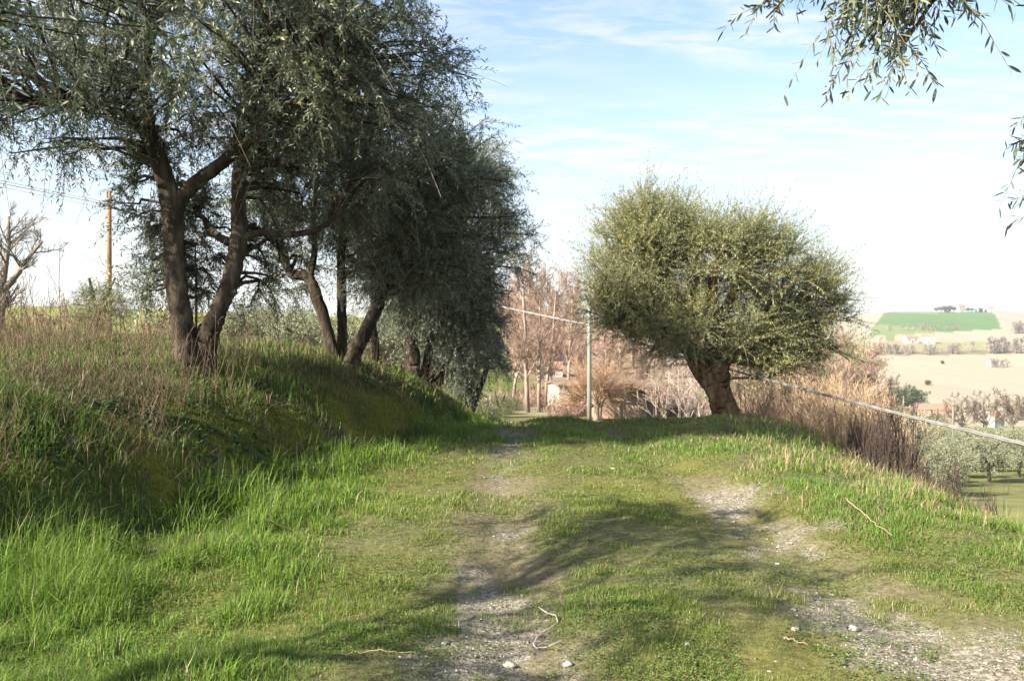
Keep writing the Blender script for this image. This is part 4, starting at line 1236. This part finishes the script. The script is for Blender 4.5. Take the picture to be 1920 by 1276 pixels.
# leafy bushes and far olives: one small tree model, many individuals
def small_olive(label, base, seed, m, group, blobs, n_leaf=.12, K=12, tuft=14, cat='olive tree', name='olive_tree', sc_=1.0):
    lm = [np.array([[0, 0, -.3, .16], [.05, 0, .6, .13], [-.1, .05, 1.3, .1], [-.3, .1, 2.2, .05]]), np.array([[.05, 0, .7, .1], [.4, -.1, 1.5, .08], [.7, 0, 2.2, .04]])]
    o = olive(name, label, (0, 0, 0), lm, blobs, seed, leaf=n_leaf, m_leaf=m, K=K, tuft=tuft, droop=(-.1, .4), twigL=(.3, .7), upright=.25, group=group, cat=cat, S=6)
    o.location = base; o.scale = (sc_,) * 3
    return o


gB = [((0, 0, 2.3), (1.7, 1.7, 1.2), 60), ((.6, .3, 1.5), (1.3, 1.2, .7), 26), ((-.7, -.2, 1.6), (1.2, 1.2, .7), 26)]
go = small_olive('grey green olive tree in the grove in the valley', ground_at(1720, 66), 81, M_leaf_far, 'olive trees of the valley grove', gB)
gg = np.random.default_rng(12)
for row in range(14):
    y = 58 + row * 6.5
    for c in range(9):
        x = 0.40 * y + c * 6.2 + gg.normal(0, .5) + (row % 2) * 3
        a = x / y
        if a > .66 or a < .405 or (row == 0 and c == 0): continue
        if y < 66 and a > .53: continue
        yy = y + gg.normal(0, .6)
        dup(go, (x, yy, Hs(x, yy) - .1), gg.uniform(0, 6), gg.uniform(1.0, 1.4))
for k, (px, d, s_) in enumerate([(470, 30, .75), (560, 27, .7), (615, 30, .85), (690, 26, .8), (750, 31, .9), (790, 34, .9), (520, 38, 1)]):
    dup(go, ground_at(px, d), k * 1.1, s_, 'sunlit olive bush in the field behind the row of olives', 'olive bushes behind the row')
bsh = small_olive('round green olive bush beside the wooden pole', ground_at(180, 31), 82, M_leaf_light, None, [((0, 0, .95), (1.15, 1.1, .85), 70)], .085, 14, 14, 'bush', 'olive_bush')
for k, (px, d, s_) in enumerate([(905, 40, .5), (922, 44, .45), (948, 56, .6), (968, 60, .5)]):
    dup(bsh, ground_at(px, d), k * 1.2, s_, 'low green bush on the grass past the row of olives', 'low bushes past the row')
dup(bsh, ground_at(935, 52), .6, .75, 'small yellow green bush at the end of the row of olives')
dup(bsh, ground_at(1752, 150), .8, 2.4, 'rounded bush in front of the pink house')
oak0 = small_olive('dark evergreen oak left of the pink house', ground_at(1700, 340), 83, M_leaf_oak, None,
                   [((0, 0, 4.5), (5.2, 4, 3.6), 110), ((2, 0, 2.8), (3.5, 3, 2), 40), ((-2.5, 0, 2.5), (3, 3, 2), 40)], .5, 8, 10, 'oak tree', 'evergreen_oak', 1.5)

OAK = [(9, .55, 48, .06, (.2, 1), .14), (9, .5, 42, .04, (.15, 1), .16), (8, .5, 40, .03, (.1, 1), .16)]
bo = bare('bare_oak', 'broad leafless oak right of the pink house', 'bare tree', ground_at(1808, 225),
          [((0, 0, 0), (0, 0, 1), 4, .42), ((0, 0, 2.4), (.6, .1, 1), 6.5, .22), ((0, 0, 2.6), (-.7, 0, 1), 6.5, .22), ((0, 0, 2.8), (-.1, .4, 1), 7, .2), ((0, 0, 2.2), (1.2, -.3, .8), 5.5, .17), ((0, 0, 2.2), (-1.2, -.2, .7), 5.5, .17)], OAK, 91, M_oak_twig, M_oak_twig, .026, 2, 'leafless oaks in the valley')
for k, (px, d, s_, lb) in enumerate([(1850, 235, 1.05, 'second leafless oak from the pink house'), (1900, 228, 1.15, 'leafless oak at the right edge of the valley'),
                                     (1945, 240, 1.1, 'leafless oak just beyond the right edge'), (1665, 270, .8, 'leafless oak on the left of the evergreen oak')]):
    dup(bo, ground_at(px, d), k * 1.4, s_, lb)


# ---------------------------------------------------------------- poles and cables
M_metal = mat_noise('pole_metal', [(0.3, (0.15, 0.16, 0.13)), (0.7, (0.22, 0.23, 0.19))], 3, 4, 0.6, (1, 1, .2), spec=.4)
M_wood = mat_noise('pole_wood', [(0.3, (0.20, 0.11, 0.05)), (0.7, (0.31, 0.18, 0.09))], 5, 5, 0.85, (3, 3, .15), .3, 20)
M_pole_grey = mat_noise('weathered_pole', [(0.3, (0.12, 0.11, 0.095)), (0.7, (0.19, 0.175, 0.155))], 4, 4, 0.85, (2, 2, .2))
M_cable = mat_noise('cable_sheath', [(0.3, (0.13, 0.125, 0.12)), (0.7, (0.24, 0.23, 0.22))], 6, 3, 0.5, spec=.4)
M_wire = mat_noise('thin_wire', [(0.3, (0.33, 0.27, 0.24)), (0.7, (0.46, 0.40, 0.36))], 6, 3, 0.6)


def pole(label, px, d, ytop, r, m, fit=True):
    b = ground_at(px, d, 0.3)
    top = EYE + (HZ - ytop) / 1600 * d
    root = thing('utility_pole', label, 'pole', b)
    hgt = top - b[2]
    A = Bag()
    q = np.array([[0, 0, 0], [0, 0, hgt * .33], [0, 0, hgt * .66], [0, 0, hgt]])
    V, f = tubes(q[None], np.array([[r * 1.15, r * 1.08, r, r * .88]]), 12)
    A.add(V, f)
    link('post', A.mesh('pole_post', [m], smooth=True), root)
    B = Bag()
    if fit:
        B.box((-r * 1.5, -r * 1.3, hgt - .42), (r * 1.5, r * 1.3, hgt - .36))
        B.box((-.05, -r - .16, hgt - .40), (.05, -r - .02, hgt - .30))
        V, f = tubes(np.array([[[0, -r - .1, hgt - .30], [0, -r - .1, hgt - .24], [0, -r - .1, hgt - .16]]]), np.array([[.035, .045, .03]]), 8)
        B.add(V, f)
        link('bracket', B.mesh('pole_bracket', [M_metal]), root)
    return root, np.array([b[0], b[1], top])


pole('wooden utility pole standing on the left grass slope', 205, 35, 358, .092, M_wood)
pole('grey green metal pole beyond the crest of the track', 1105, 36, 545, .088, M_metal)
pole('thin weathered pole in the olive grove on the right', 1787, 88, 752, .11, M_pole_grey)
pole('short grey pole near the pink house', 1694, 210, 742, .18, M_pole_grey)
dup(bpy.data.objects['utility_pole.003'], ground_at(1902, 150), 0, .8, 'grey pole among the bare oaks at the right edge') if False else None


def cable(label, pts, r, m, n=60, strands=1, sagless=True):
    q = resample(np.array([np.append(P(a, b, c), 0) for a, b, c in pts]), n)[:, :3]
    A = Bag()
    if strands == 1:
        V, f = tubes(q[None], np.full((1, n), r), 6); A.add(V, f)
    else:
        for k in range(strands):
            ph = np.linspace(0, 60, n) + k * 2 * math.pi / strands
            off = np.stack([np.zeros(n), np.cos(ph), np.sin(ph)], -1) * r * .62
            V, f = tubes((q + off)[None], np.full((1, n), r * .55), 5); A.add(V, f)
    o = link('overhead_cable', A.mesh('cable', [m], smooth=True))
    return tag(o, label, 'cable')


cable('thick twisted cable from the metal pole down across the valley to the right', [(1105, 609, 36), (1240, 652, 23.0), (1375, 694, 17.2), (1650, 766, 11.1), (1920, 832, 8.2), (2300, 925, 6.1)], .020, M_cable, 160, 3)
cable('pale cable bundle from the olive row to the metal pole', [(205, 388, 35), (520, 478, 40), (760, 540, 40), (935, 574, 39), (1020, 592, 37.5), (1105, 609, 36)], .040, M_cable, 120, 3)
cable('upper wire running left from the wooden pole', [(-200, 292, 30), (0, 338, 33), (205, 380, 35)], .012, M_wire)
cable('middle wire running left from the wooden pole', [(-200, 298, 30), (0, 343, 33), (205, 384, 35)], .016, M_wire)
cable('lowest wire running left from the wooden pole', [(-200, 305, 30), (0, 350, 33), (205, 392, 35)], .008, M_wire)
cable('thin wire between the short grey pole and the pink house', [(1694, 746, 210), (1720, 753, 240), (1745, 756, 300)], .05, M_wire, 20)

# ---------------------------------------------------------------- buildings
M_stucco = mat_noise('cream_wall', [(0.3, (0.32, 0.27, 0.20)), (0.7, (0.44, 0.385, 0.30))], 1.5, 6, 0.9)
M_white = mat_noise('white_wall', [(0.3, (0.33, 0.32, 0.30)), (0.7, (0.42, 0.41, 0.39))], 1.0, 5, 0.9)
M_pinkw = mat_noise('pink_wall', [(0.3, (0.30, 0.13, 0.105)), (0.7, (0.38, 0.185, 0.15))], 1.0, 5, 0.9)
M_brick = mat_noise('old_stone_wall', [(0.25, (0.17, 0.10, 0.065)), (0.5, (0.32, 0.22, 0.155)), (0.75, (0.44, 0.36, 0.28))], 1.6, 7, 0.95, (1, 1, 2.2), .5, 8)
M_tile = mat_noise('roof_tile', [(0.3, (0.22, 0.10, 0.07)), (0.7, (0.32, 0.175, 0.13))], 3, 5, 0.9, (6, 1, 1), .6, 5)
M_oldwood = mat_noise('old_wood', [(0.3, (0.10, 0.065, 0.045)), (0.7, (0.24, 0.17, 0.12))], 4, 5, 0.9, (1, 1, .2))
M_glass = mat_noise('window_glass', [(0.3, (0.03, 0.035, 0.04)), (0.7, (0.06, 0.065, 0.07))], 2, 2, 0.2, spec=.6)
M_teal = mat_noise('teal_door', [(0.3, (0.05, 0.13, 0.11)), (0.7, (0.09, 0.20, 0.17))], 3, 3, 0.6)
M_shutter = mat_noise('green_shutter', [(0.3, (0.06, 0.10, 0.06)), (0.7, (0.10, 0.15, 0.09))], 3, 3, 0.7)


def house(label, base, w, dp, h, roof, m_wall, m_roof, rz=0, wins=(), door=None, cat='house', eave=.25, door_m=None, chimney=True, name='house'):
    """gabled house; windows (x, z, w, h) on its front, the -Y side"""
    root = thing(name, label, cat, base, rz)
    A = Bag()
    A.box((-w / 2, -dp / 2, -1.5), (w / 2, dp / 2, h))
    gv = np.array([[-w / 2, -dp / 2, h], [-w / 2, dp / 2, h], [-w / 2, 0, h + roof - .06], [w / 2, -dp / 2, h], [w / 2, dp / 2, h], [w / 2, 0, h + roof - .06]])
    A.add(gv, [np.array([[0, 2, 1], [3, 4, 5]])])
    link('wall', A.mesh('house_wall', [m_wall]), root)
    Rf = Bag(); t = .14; W = w / 2 + eave; Dp = dp / 2 + eave; sl = roof / (dp / 2); zl = h - eave * sl
    for sgn in (-1, 1):
        v = np.array([[-W, sgn * Dp, zl], [W, sgn * Dp, zl], [W, 0, h + roof], [-W, 0, h + roof]])
        v = np.vstack([v + (0, 0, .02), v + (0, 0, t + .02)])
        Rf.add(v, np.array([[0, 1, 2, 3], [7, 6, 5, 4], [0, 4, 5, 1], [1, 5, 6, 2], [2, 6, 7, 3], [3, 7, 4, 0]]))
    ro = link('roof', Rf.mesh('house_roof', [m_roof]), root)
    if chimney:
        c = Bag(); c.box((w * .22, -.1 * dp - .25, h + roof * .5), (w * .22 + .5, -.1 * dp + .25, h + roof + .7)); c.box((w * .22 - .08, -.1 * dp - .33, h + roof + .7), (w * .22 + .58, -.1 * dp + .33, h + roof + .8))
        link('chimney', c.mesh('chimney', [m_wall]), ro)
    for (x, z, ww, hh) in wins:
        fb = Bag(); y = -dp / 2
        fb.box((x - ww / 2 - .08, y - .06, z - .1), (x + ww / 2 + .08, y - .003, z)); fb.box((x - ww / 2 - .08, y - .05, z + hh), (x + ww / 2 + .08, y - .003, z + hh + .08))
        fb.box((x - ww / 2 - .08, y - .05, z), (x - ww / 2, y - .003, z + hh)); fb.box((x + ww / 2, y - .05, z), (x + ww / 2 + .08, y - .003, z + hh)); fb.box((x - .03, y - .045, z), (x + .03, y - .003, z + hh))
        fo = link('window', fb.mesh('window_frame', [M_white]), root)
        pb = Bag(); pb.box((x - ww / 2, y - .025, z), (x - .03, y - .004, z + hh)); pb.box((x + .03, y - .025, z), (x + ww / 2, y - .004, z + hh))
        link('pane', pb.mesh('window_pane', [M_glass]), fo)
    if door:
        x, ww, hh = door
        db = Bag(); y = -dp / 2
        db.box((x - ww / 2, y - .04, 0), (x + ww / 2, y - .004, hh)); db.box((x - ww / 2 - .1, y - .07, hh), (x + ww / 2 + .1, y - .004, hh + .12))
        link('door', db.mesh('door', [door_m or M_oldwood]), root)
    return root


# pink house in the valley: main body, white porch awning as parts
hb = ground_at(1752, 330, 0)
hp = house('pink house with red tiled roof in the valley', hb, 13.5, 8, 4.6, 1.9, M_pinkw, M_tile, R_(-14), [(-2.2, 1.6, 1.3, 1.5), (1.0, 1.6, 1.3, 1.5), (4.2, 1.6, 1.3, 1.5)], (-4.6, 1.4, 2.5))
po = Bag(); po.box((-7.6, -7.2, 2.6), (-1.6, -4.02, 2.8)); po.box((-7.5, -7.1, 0), (-7.3, -6.9, 2.6)); po.box((-1.9, -7.1, 0), (-1.7, -6.9, 2.6)); po.box((-7.6, -7.2, 2.0), (-1.6, -7.1, 2.6))
link('porch', po.mesh('porch', [M_white]), hp)
bv = house('small white house left of the pink house, half behind the oak', hb + np.array([-9.5, 4, .4]), 6, 6, 3.2, 1.3, M_white, M_tile, R_(-10), [(1.5, 1.1, 1, 1.2)], None)
hb2 = P(1862, 790, 255)
house('white farm shed under the bare oaks', hb2 + np.array([0, 0, 0]), 5, 4, 1.5, .9, M_white, M_tile, R_(30), [(1, .5, .7, .6)], None, chimney=False)

# far farmhouses
for (px, d, w, h, rz, lb) in [(1707, 800, 15, 5, 10, 'white farmhouse beyond the field, left of two'), (1741, 800, 13, 6, -20, 'white farmhouse beyond the field, right of two'),
                              (1801, 1190, 13, 8, 15, 'white house on the hilltop right of the pines'), (1776, 1180, 10, 5, -20, 'low house under the hilltop pines'),
                              (1857, 1200, 12, 6, 0, 'rightmost house on the hilltop'), (1862, 640, 9, 4, 10, 'ruined white house in the scrub of the far field')]:
    b = ground_at(px, d, 0)
    house(lb, b, w * .8, w * .5, h, h * .35, M_white, M_tile, R_(rz), [(-w * .25, h * .5, 1.4, 1.6), (w * .2, h * .5, 1.4, 1.6)], (0, 1.4, 2.4), name='farmhouse')

# far trees: one leafy and one bare model
ft = small_olive('dark umbrella pine on the far hilltop', ground_at(1765, 1175), 84, M_leaf_oak, 'pines on the far hilltop',
                 [((0, 0, 7), (5, 4.5, 2.6), 60)], .9, 6, 8, 'pine tree', 'pine_tree')
for k, (px, d, s_) in enumerate([(1756, 1180, .85), (1773, 1172, 1.05), (1782, 1170, 1.1), (1789, 1174, .95), (1808, 1195, .6), (1815, 1195, .75), (1822, 1198, .7)]):
    dup(ft, ground_at(px, d), k, s_)
cyp = small_olive('slim dark cypress in the hilltop row of trees', ground_at(1838, 1195), 85, M_leaf_oak, 'cypresses on the far hilltop', [((0, 0, 4.5), (1.6, 1.6, 4.2), 40)], .8, 6, 8, 'cypress', 'cypress_tree')
for k in range(6):
    dup(cyp, ground_at(1830 + 5.5 * k + (k % 2) * 1.5, 1200), k, .7 + .15 * (k % 3))
ftb = dup(oak0, ground_at(1740, 520), .5, .45, 'single dark round tree alone in the pale field')
dup(oak0, ground_at(1767, 655), 1.5, .38, 'tiny dark tree at the far edge of the pale field')
hd = bare('bare_tree', 'purplish bare tree in the hedge beyond the pale field', 'bare tree', ground_at(1650, 728), [((0, 0, 0), (0, 0, 1), 6, .4)],
          [(9, .7, 50, .05, (.15, 1), .12), (8, .55, 45, .03, (.15, 1), .14)], 95, M_grey_twig, M_grey_twig, .12, 1, 'bare trees in the far hedge')
gh = np.random.default_rng(31)
for k in range(40):
    px = gh.uniform(1628, 1800); d = 722 + gh.normal(0, 6)
    dup(hd, ground_at(px, d), gh.uniform(0, 6), gh.uniform(.6, 1.15))
for k in range(16):
    px = gh.uniform(1815, 1915); d = 722 + gh.normal(0, 5)
    dup(hd, ground_at(px, d), gh.uniform(0, 6), gh.uniform(1.0, 1.8), 'tall purplish bare tree at the right end of the far hedge', 'tall bare trees in the far hedge')
for k in range(22):
    px = gh.uniform(1660, 1800); d = 908 + gh.normal(0, 4)
    dup(hd, ground_at(px, d), gh.uniform(0, 6), gh.uniform(.5, .9), 'bare shrub along the lower edge of the green field', 'bare shrubs under the green field')
for k in range(7):
    dup(hd, ground_at(gh.uniform(1900, 1930), 880 + gh.uniform(0, 30)), k, 1.4, 'bare tree in the clump at the right edge of the far slope', 'bare clump at the right edge')
for k in range(7):
    dup(hd, ground_at(gh.uniform(1850, 1890), 632 + gh.uniform(-6, 6)), k, .7, 'bare shrub beside the ruined house in the pale field', 'scrub round the ruined house')

# yard buildings beyond the crest
yb = ground_at(1046, 62, 0)
house('small cream outbuilding with a teal door by the yard track', yb + np.array([.65, 1.4, 0]), 2.1, 2.2, 1.55, .22, M_stucco, M_oldwood, R_(22), [], (-.35, .6, 1.4), 'outbuilding', .15, M_teal, False, 'outbuilding')
wb = ground_at(1062, 118, 0); wb[2] = EYE + (HZ - 696) / 1600 * 118
house('white house with pinkish roof among the bare trees', wb, 7.5, 6, 2.6, 1.6, M_white, M_tile, R_(12), [(-2.2, .9, .8, 1.1), (0, .9, .8, 1.1), (2.2, .9, .8, 1.1)], None)
wb2 = ground_at(1030, 96, 0); wb2[2] = EYE + (HZ - 712) / 1600 * 96
house('low white annex below the white house', wb2, 2.6, 3, 1.3, .6, M_white, M_tile, R_(5), [(0, .5, .5, .5)], None, 'house', .15, None, False)

sb = ground_at(1176, 51, 0)
shed = thing('ruined_shed', 'ruined stone shed with a sagging timber roof and leaning posts', 'shed', sb)
A = Bag()
A.box((-1.9, 0, -.6), (1.15, 2.4, 1.55)); A.box((-1.2, -.02, 1.55), (.6, 2.38, 1.85))
link('wall', A.mesh('shed_wall', [M_brick]), shed)
A = Bag()
v = np.array([[-2.4, -.9, 2.30], [2.15, -.9, 1.80], [2.15, 2.8, 1.95], [-2.4, 2.8, 2.50]])
v = np.vstack([v, v + (0, 0, .1)])
A.add(v, np.array([[0, 3, 2, 1], [4, 5, 6, 7], [0, 1, 5, 4], [1, 2, 6, 5], [2, 3, 7, 6], [3, 0, 4, 7]]))
rf = link('roof', A.mesh('shed_roof', [M_oldwood]), shed)
for k in range(5):
    A = Bag(); z0 = 2.22 - .02 * k
    V, f = tubes(np.array([[[-2.5 + .1 * k, -.95 + .75 * k, z0 + .04 * k], [0, -.95 + .75 * k, z0 - .26 + .04 * k], [2.3, -.95 + .75 * k, z0 - .5 + .04 * k]]]), np.full((1, 3), .06), 6)
    A.add(V, f); link('rafter', A.mesh('rafter', [M_oldwood]), rf)
for k, (x0, x1) in enumerate([(-1.7, -1.6), (-.35, -.2), (.75, .45), (1.5, 1.75), (2.05, 1.9)]):
    A = Bag(); V, f = tubes(np.array([[[x0, -.8, -.4], [(x0 + x1) / 2 + .03, -.8, .8], [x1, -.8, 2.2 - .11 * (x1 + 2.4)]]]), np.array([[.06, .055, .05]]), 6)
    A.add(V, f); link('post', A.mesh('post', [M_bare_bark if k < 3 else M_oldwood]), shed)
A = Bag(); A.box((1.2, .3, -.2), (1.95, .34, 1.1)); link('door', A.mesh('door', [M_oldwood]), shed)

# fence posts at the end of the row
for k, px in enumerate([911, 918]):
    o = thing('fence_post', ['pale leaning fence post beside the last olive', 'second pale fence post beyond the last olive'][k], 'post', ground_at(px, 44 + 3 * k, .1), 0, 'pale posts past the row')
    A = Bag(); V, f = tubes(np.array([[[0, 0, 0], [.03, 0, .6], [.0 + .05 * k, 0, 1.25]]]), np.full((1, 3), .05), 7); A.add(V, f); link('post', A.mesh('fence_post', [M_pole_grey], smooth=True), o)

# ---------------------------------------------------------------- small things on the track
def stick(label, pts, r, m, name='dead_twig', cat='twig', lift=.02):
    q = []
    for (px, py) in pts:
        d = EYE * 1600 / (py - HZ)
        x = (px - 960) / 1600 * d
        q.append([x, d, Hs(x, d) + lift, 0])
    q = resample(np.array(q), 14, .004, 3)[:, :3]
    A = Bag(); V, f = tubes(q[None], np.linspace(r, r * .5, 14)[None], 6, .1); A.add(V, f, 0, .7)
    return tag(link(name, A.mesh(name, [m], smooth=True)), label, cat)


stick('pale hooked twig lying on the left gravel rut', [(1010, 1125), (1048, 1150), (1015, 1168), (1000, 1188), (1030, 1196), (1060, 1185)], .0045, M_pale_twig)
stick('long thin twig lying on the verge grass at right', [(1585, 968), (1630, 998), (1672, 1025)], .0042, M_brown_twig, lift=.07)
stick('short straw coloured stick at bottom right', [(1470, 1196), (1490, 1201), (1514, 1208)], .004, M_brown_twig)
stick('long dry stalk lying across the bottom of the track', [(640, 1232), (720, 1230), (790, 1228)], .003, M_brown_twig)
gq = np.random.default_rng(77)
M_rock = mat_noise('limestone', [(0.3, (0.27, 0.25, 0.215)), (0.7, (0.42, 0.395, 0.35))], 12, 5, .9, None, .4, 40)
for k, (px, py, r, lb) in enumerate([(1492, 1176, .018, 'whitest stone beside the straw coloured stick'), (955, 1222, .024, 'pinkish stone in the left rut at the bottom of the photo'),
                                     (1064, 1230, .02, 'round pale stone right of the left rut at the bottom'), (1288, 1207, .018, 'small stone between the two ruts at the bottom'),
                                     (1600, 1160, .022, 'pale stone in the right gravel patch'), (1150, 878, .022, 'lone white stone in the grass in mid track')]):
    d = EYE * 1600 / (py - HZ); x = (px - 960) / 1600 * d
    th = np.linspace(0, 2 * math.pi, 10, endpoint=False); ph = np.linspace(-1.2, 1.4, 6)
    V = np.array([[math.cos(a) * math.cos(b), math.sin(a) * math.cos(b), math.sin(b) * .7] for b in ph for a in th]) * r
    V *= 1 + .12 * gq.normal(size=(len(V), 1)); V *= (gq.uniform(.9, 1.4), gq.uniform(.8, 1.1), 1)
    ii = np.arange(60).reshape(6, 10); q = np.stack([ii[:-1], np.roll(ii[:-1], -1, 1), np.roll(ii[1:], -1, 1), ii[1:]], -1).reshape(-1, 4)
    A = Bag(); A.add(V, [q, ii[-1:], ii[:1, ::-1]])
    tag(link('stone', A.mesh('stone', [M_rock], smooth=True), None, (x, d, Hs(x, d) + r * .35)), lb, 'stone', 'larger stones on the track')

# ---------------------------------------------------------------- air
hz_b = Bag()
ext = float(rad[-1]) + 60
hz_b.box((-ext, -ext, float(GZ.min()) - 1.0), (ext, ext, max(float(GZ.max()) + 2.0, 60.0)))
M_air = bpy.data.materials.new('air'); M_air.use_nodes = True
an_, al_ = M_air.node_tree.nodes, M_air.node_tree.links
for x_ in list(an_):
    if x_.type == 'BSDF_PRINCIPLED': an_.remove(x_)
pv_ = an_.new('ShaderNodeVolumePrincipled')
pv_.inputs['Color'].default_value = (0.93, 0.95, 1.0, 1)
pv_.inputs['Density'].default_value = 0.00021
pv_.inputs['Anisotropy'].default_value = 0.2
out_ = [x_ for x_ in an_ if x_.type == 'OUTPUT_MATERIAL'][0]
al_.new(pv_.outputs[0], out_.inputs['Volume'])
tag(link('haze', hz_b.mesh('haze', [M_air])), kind='stuff')
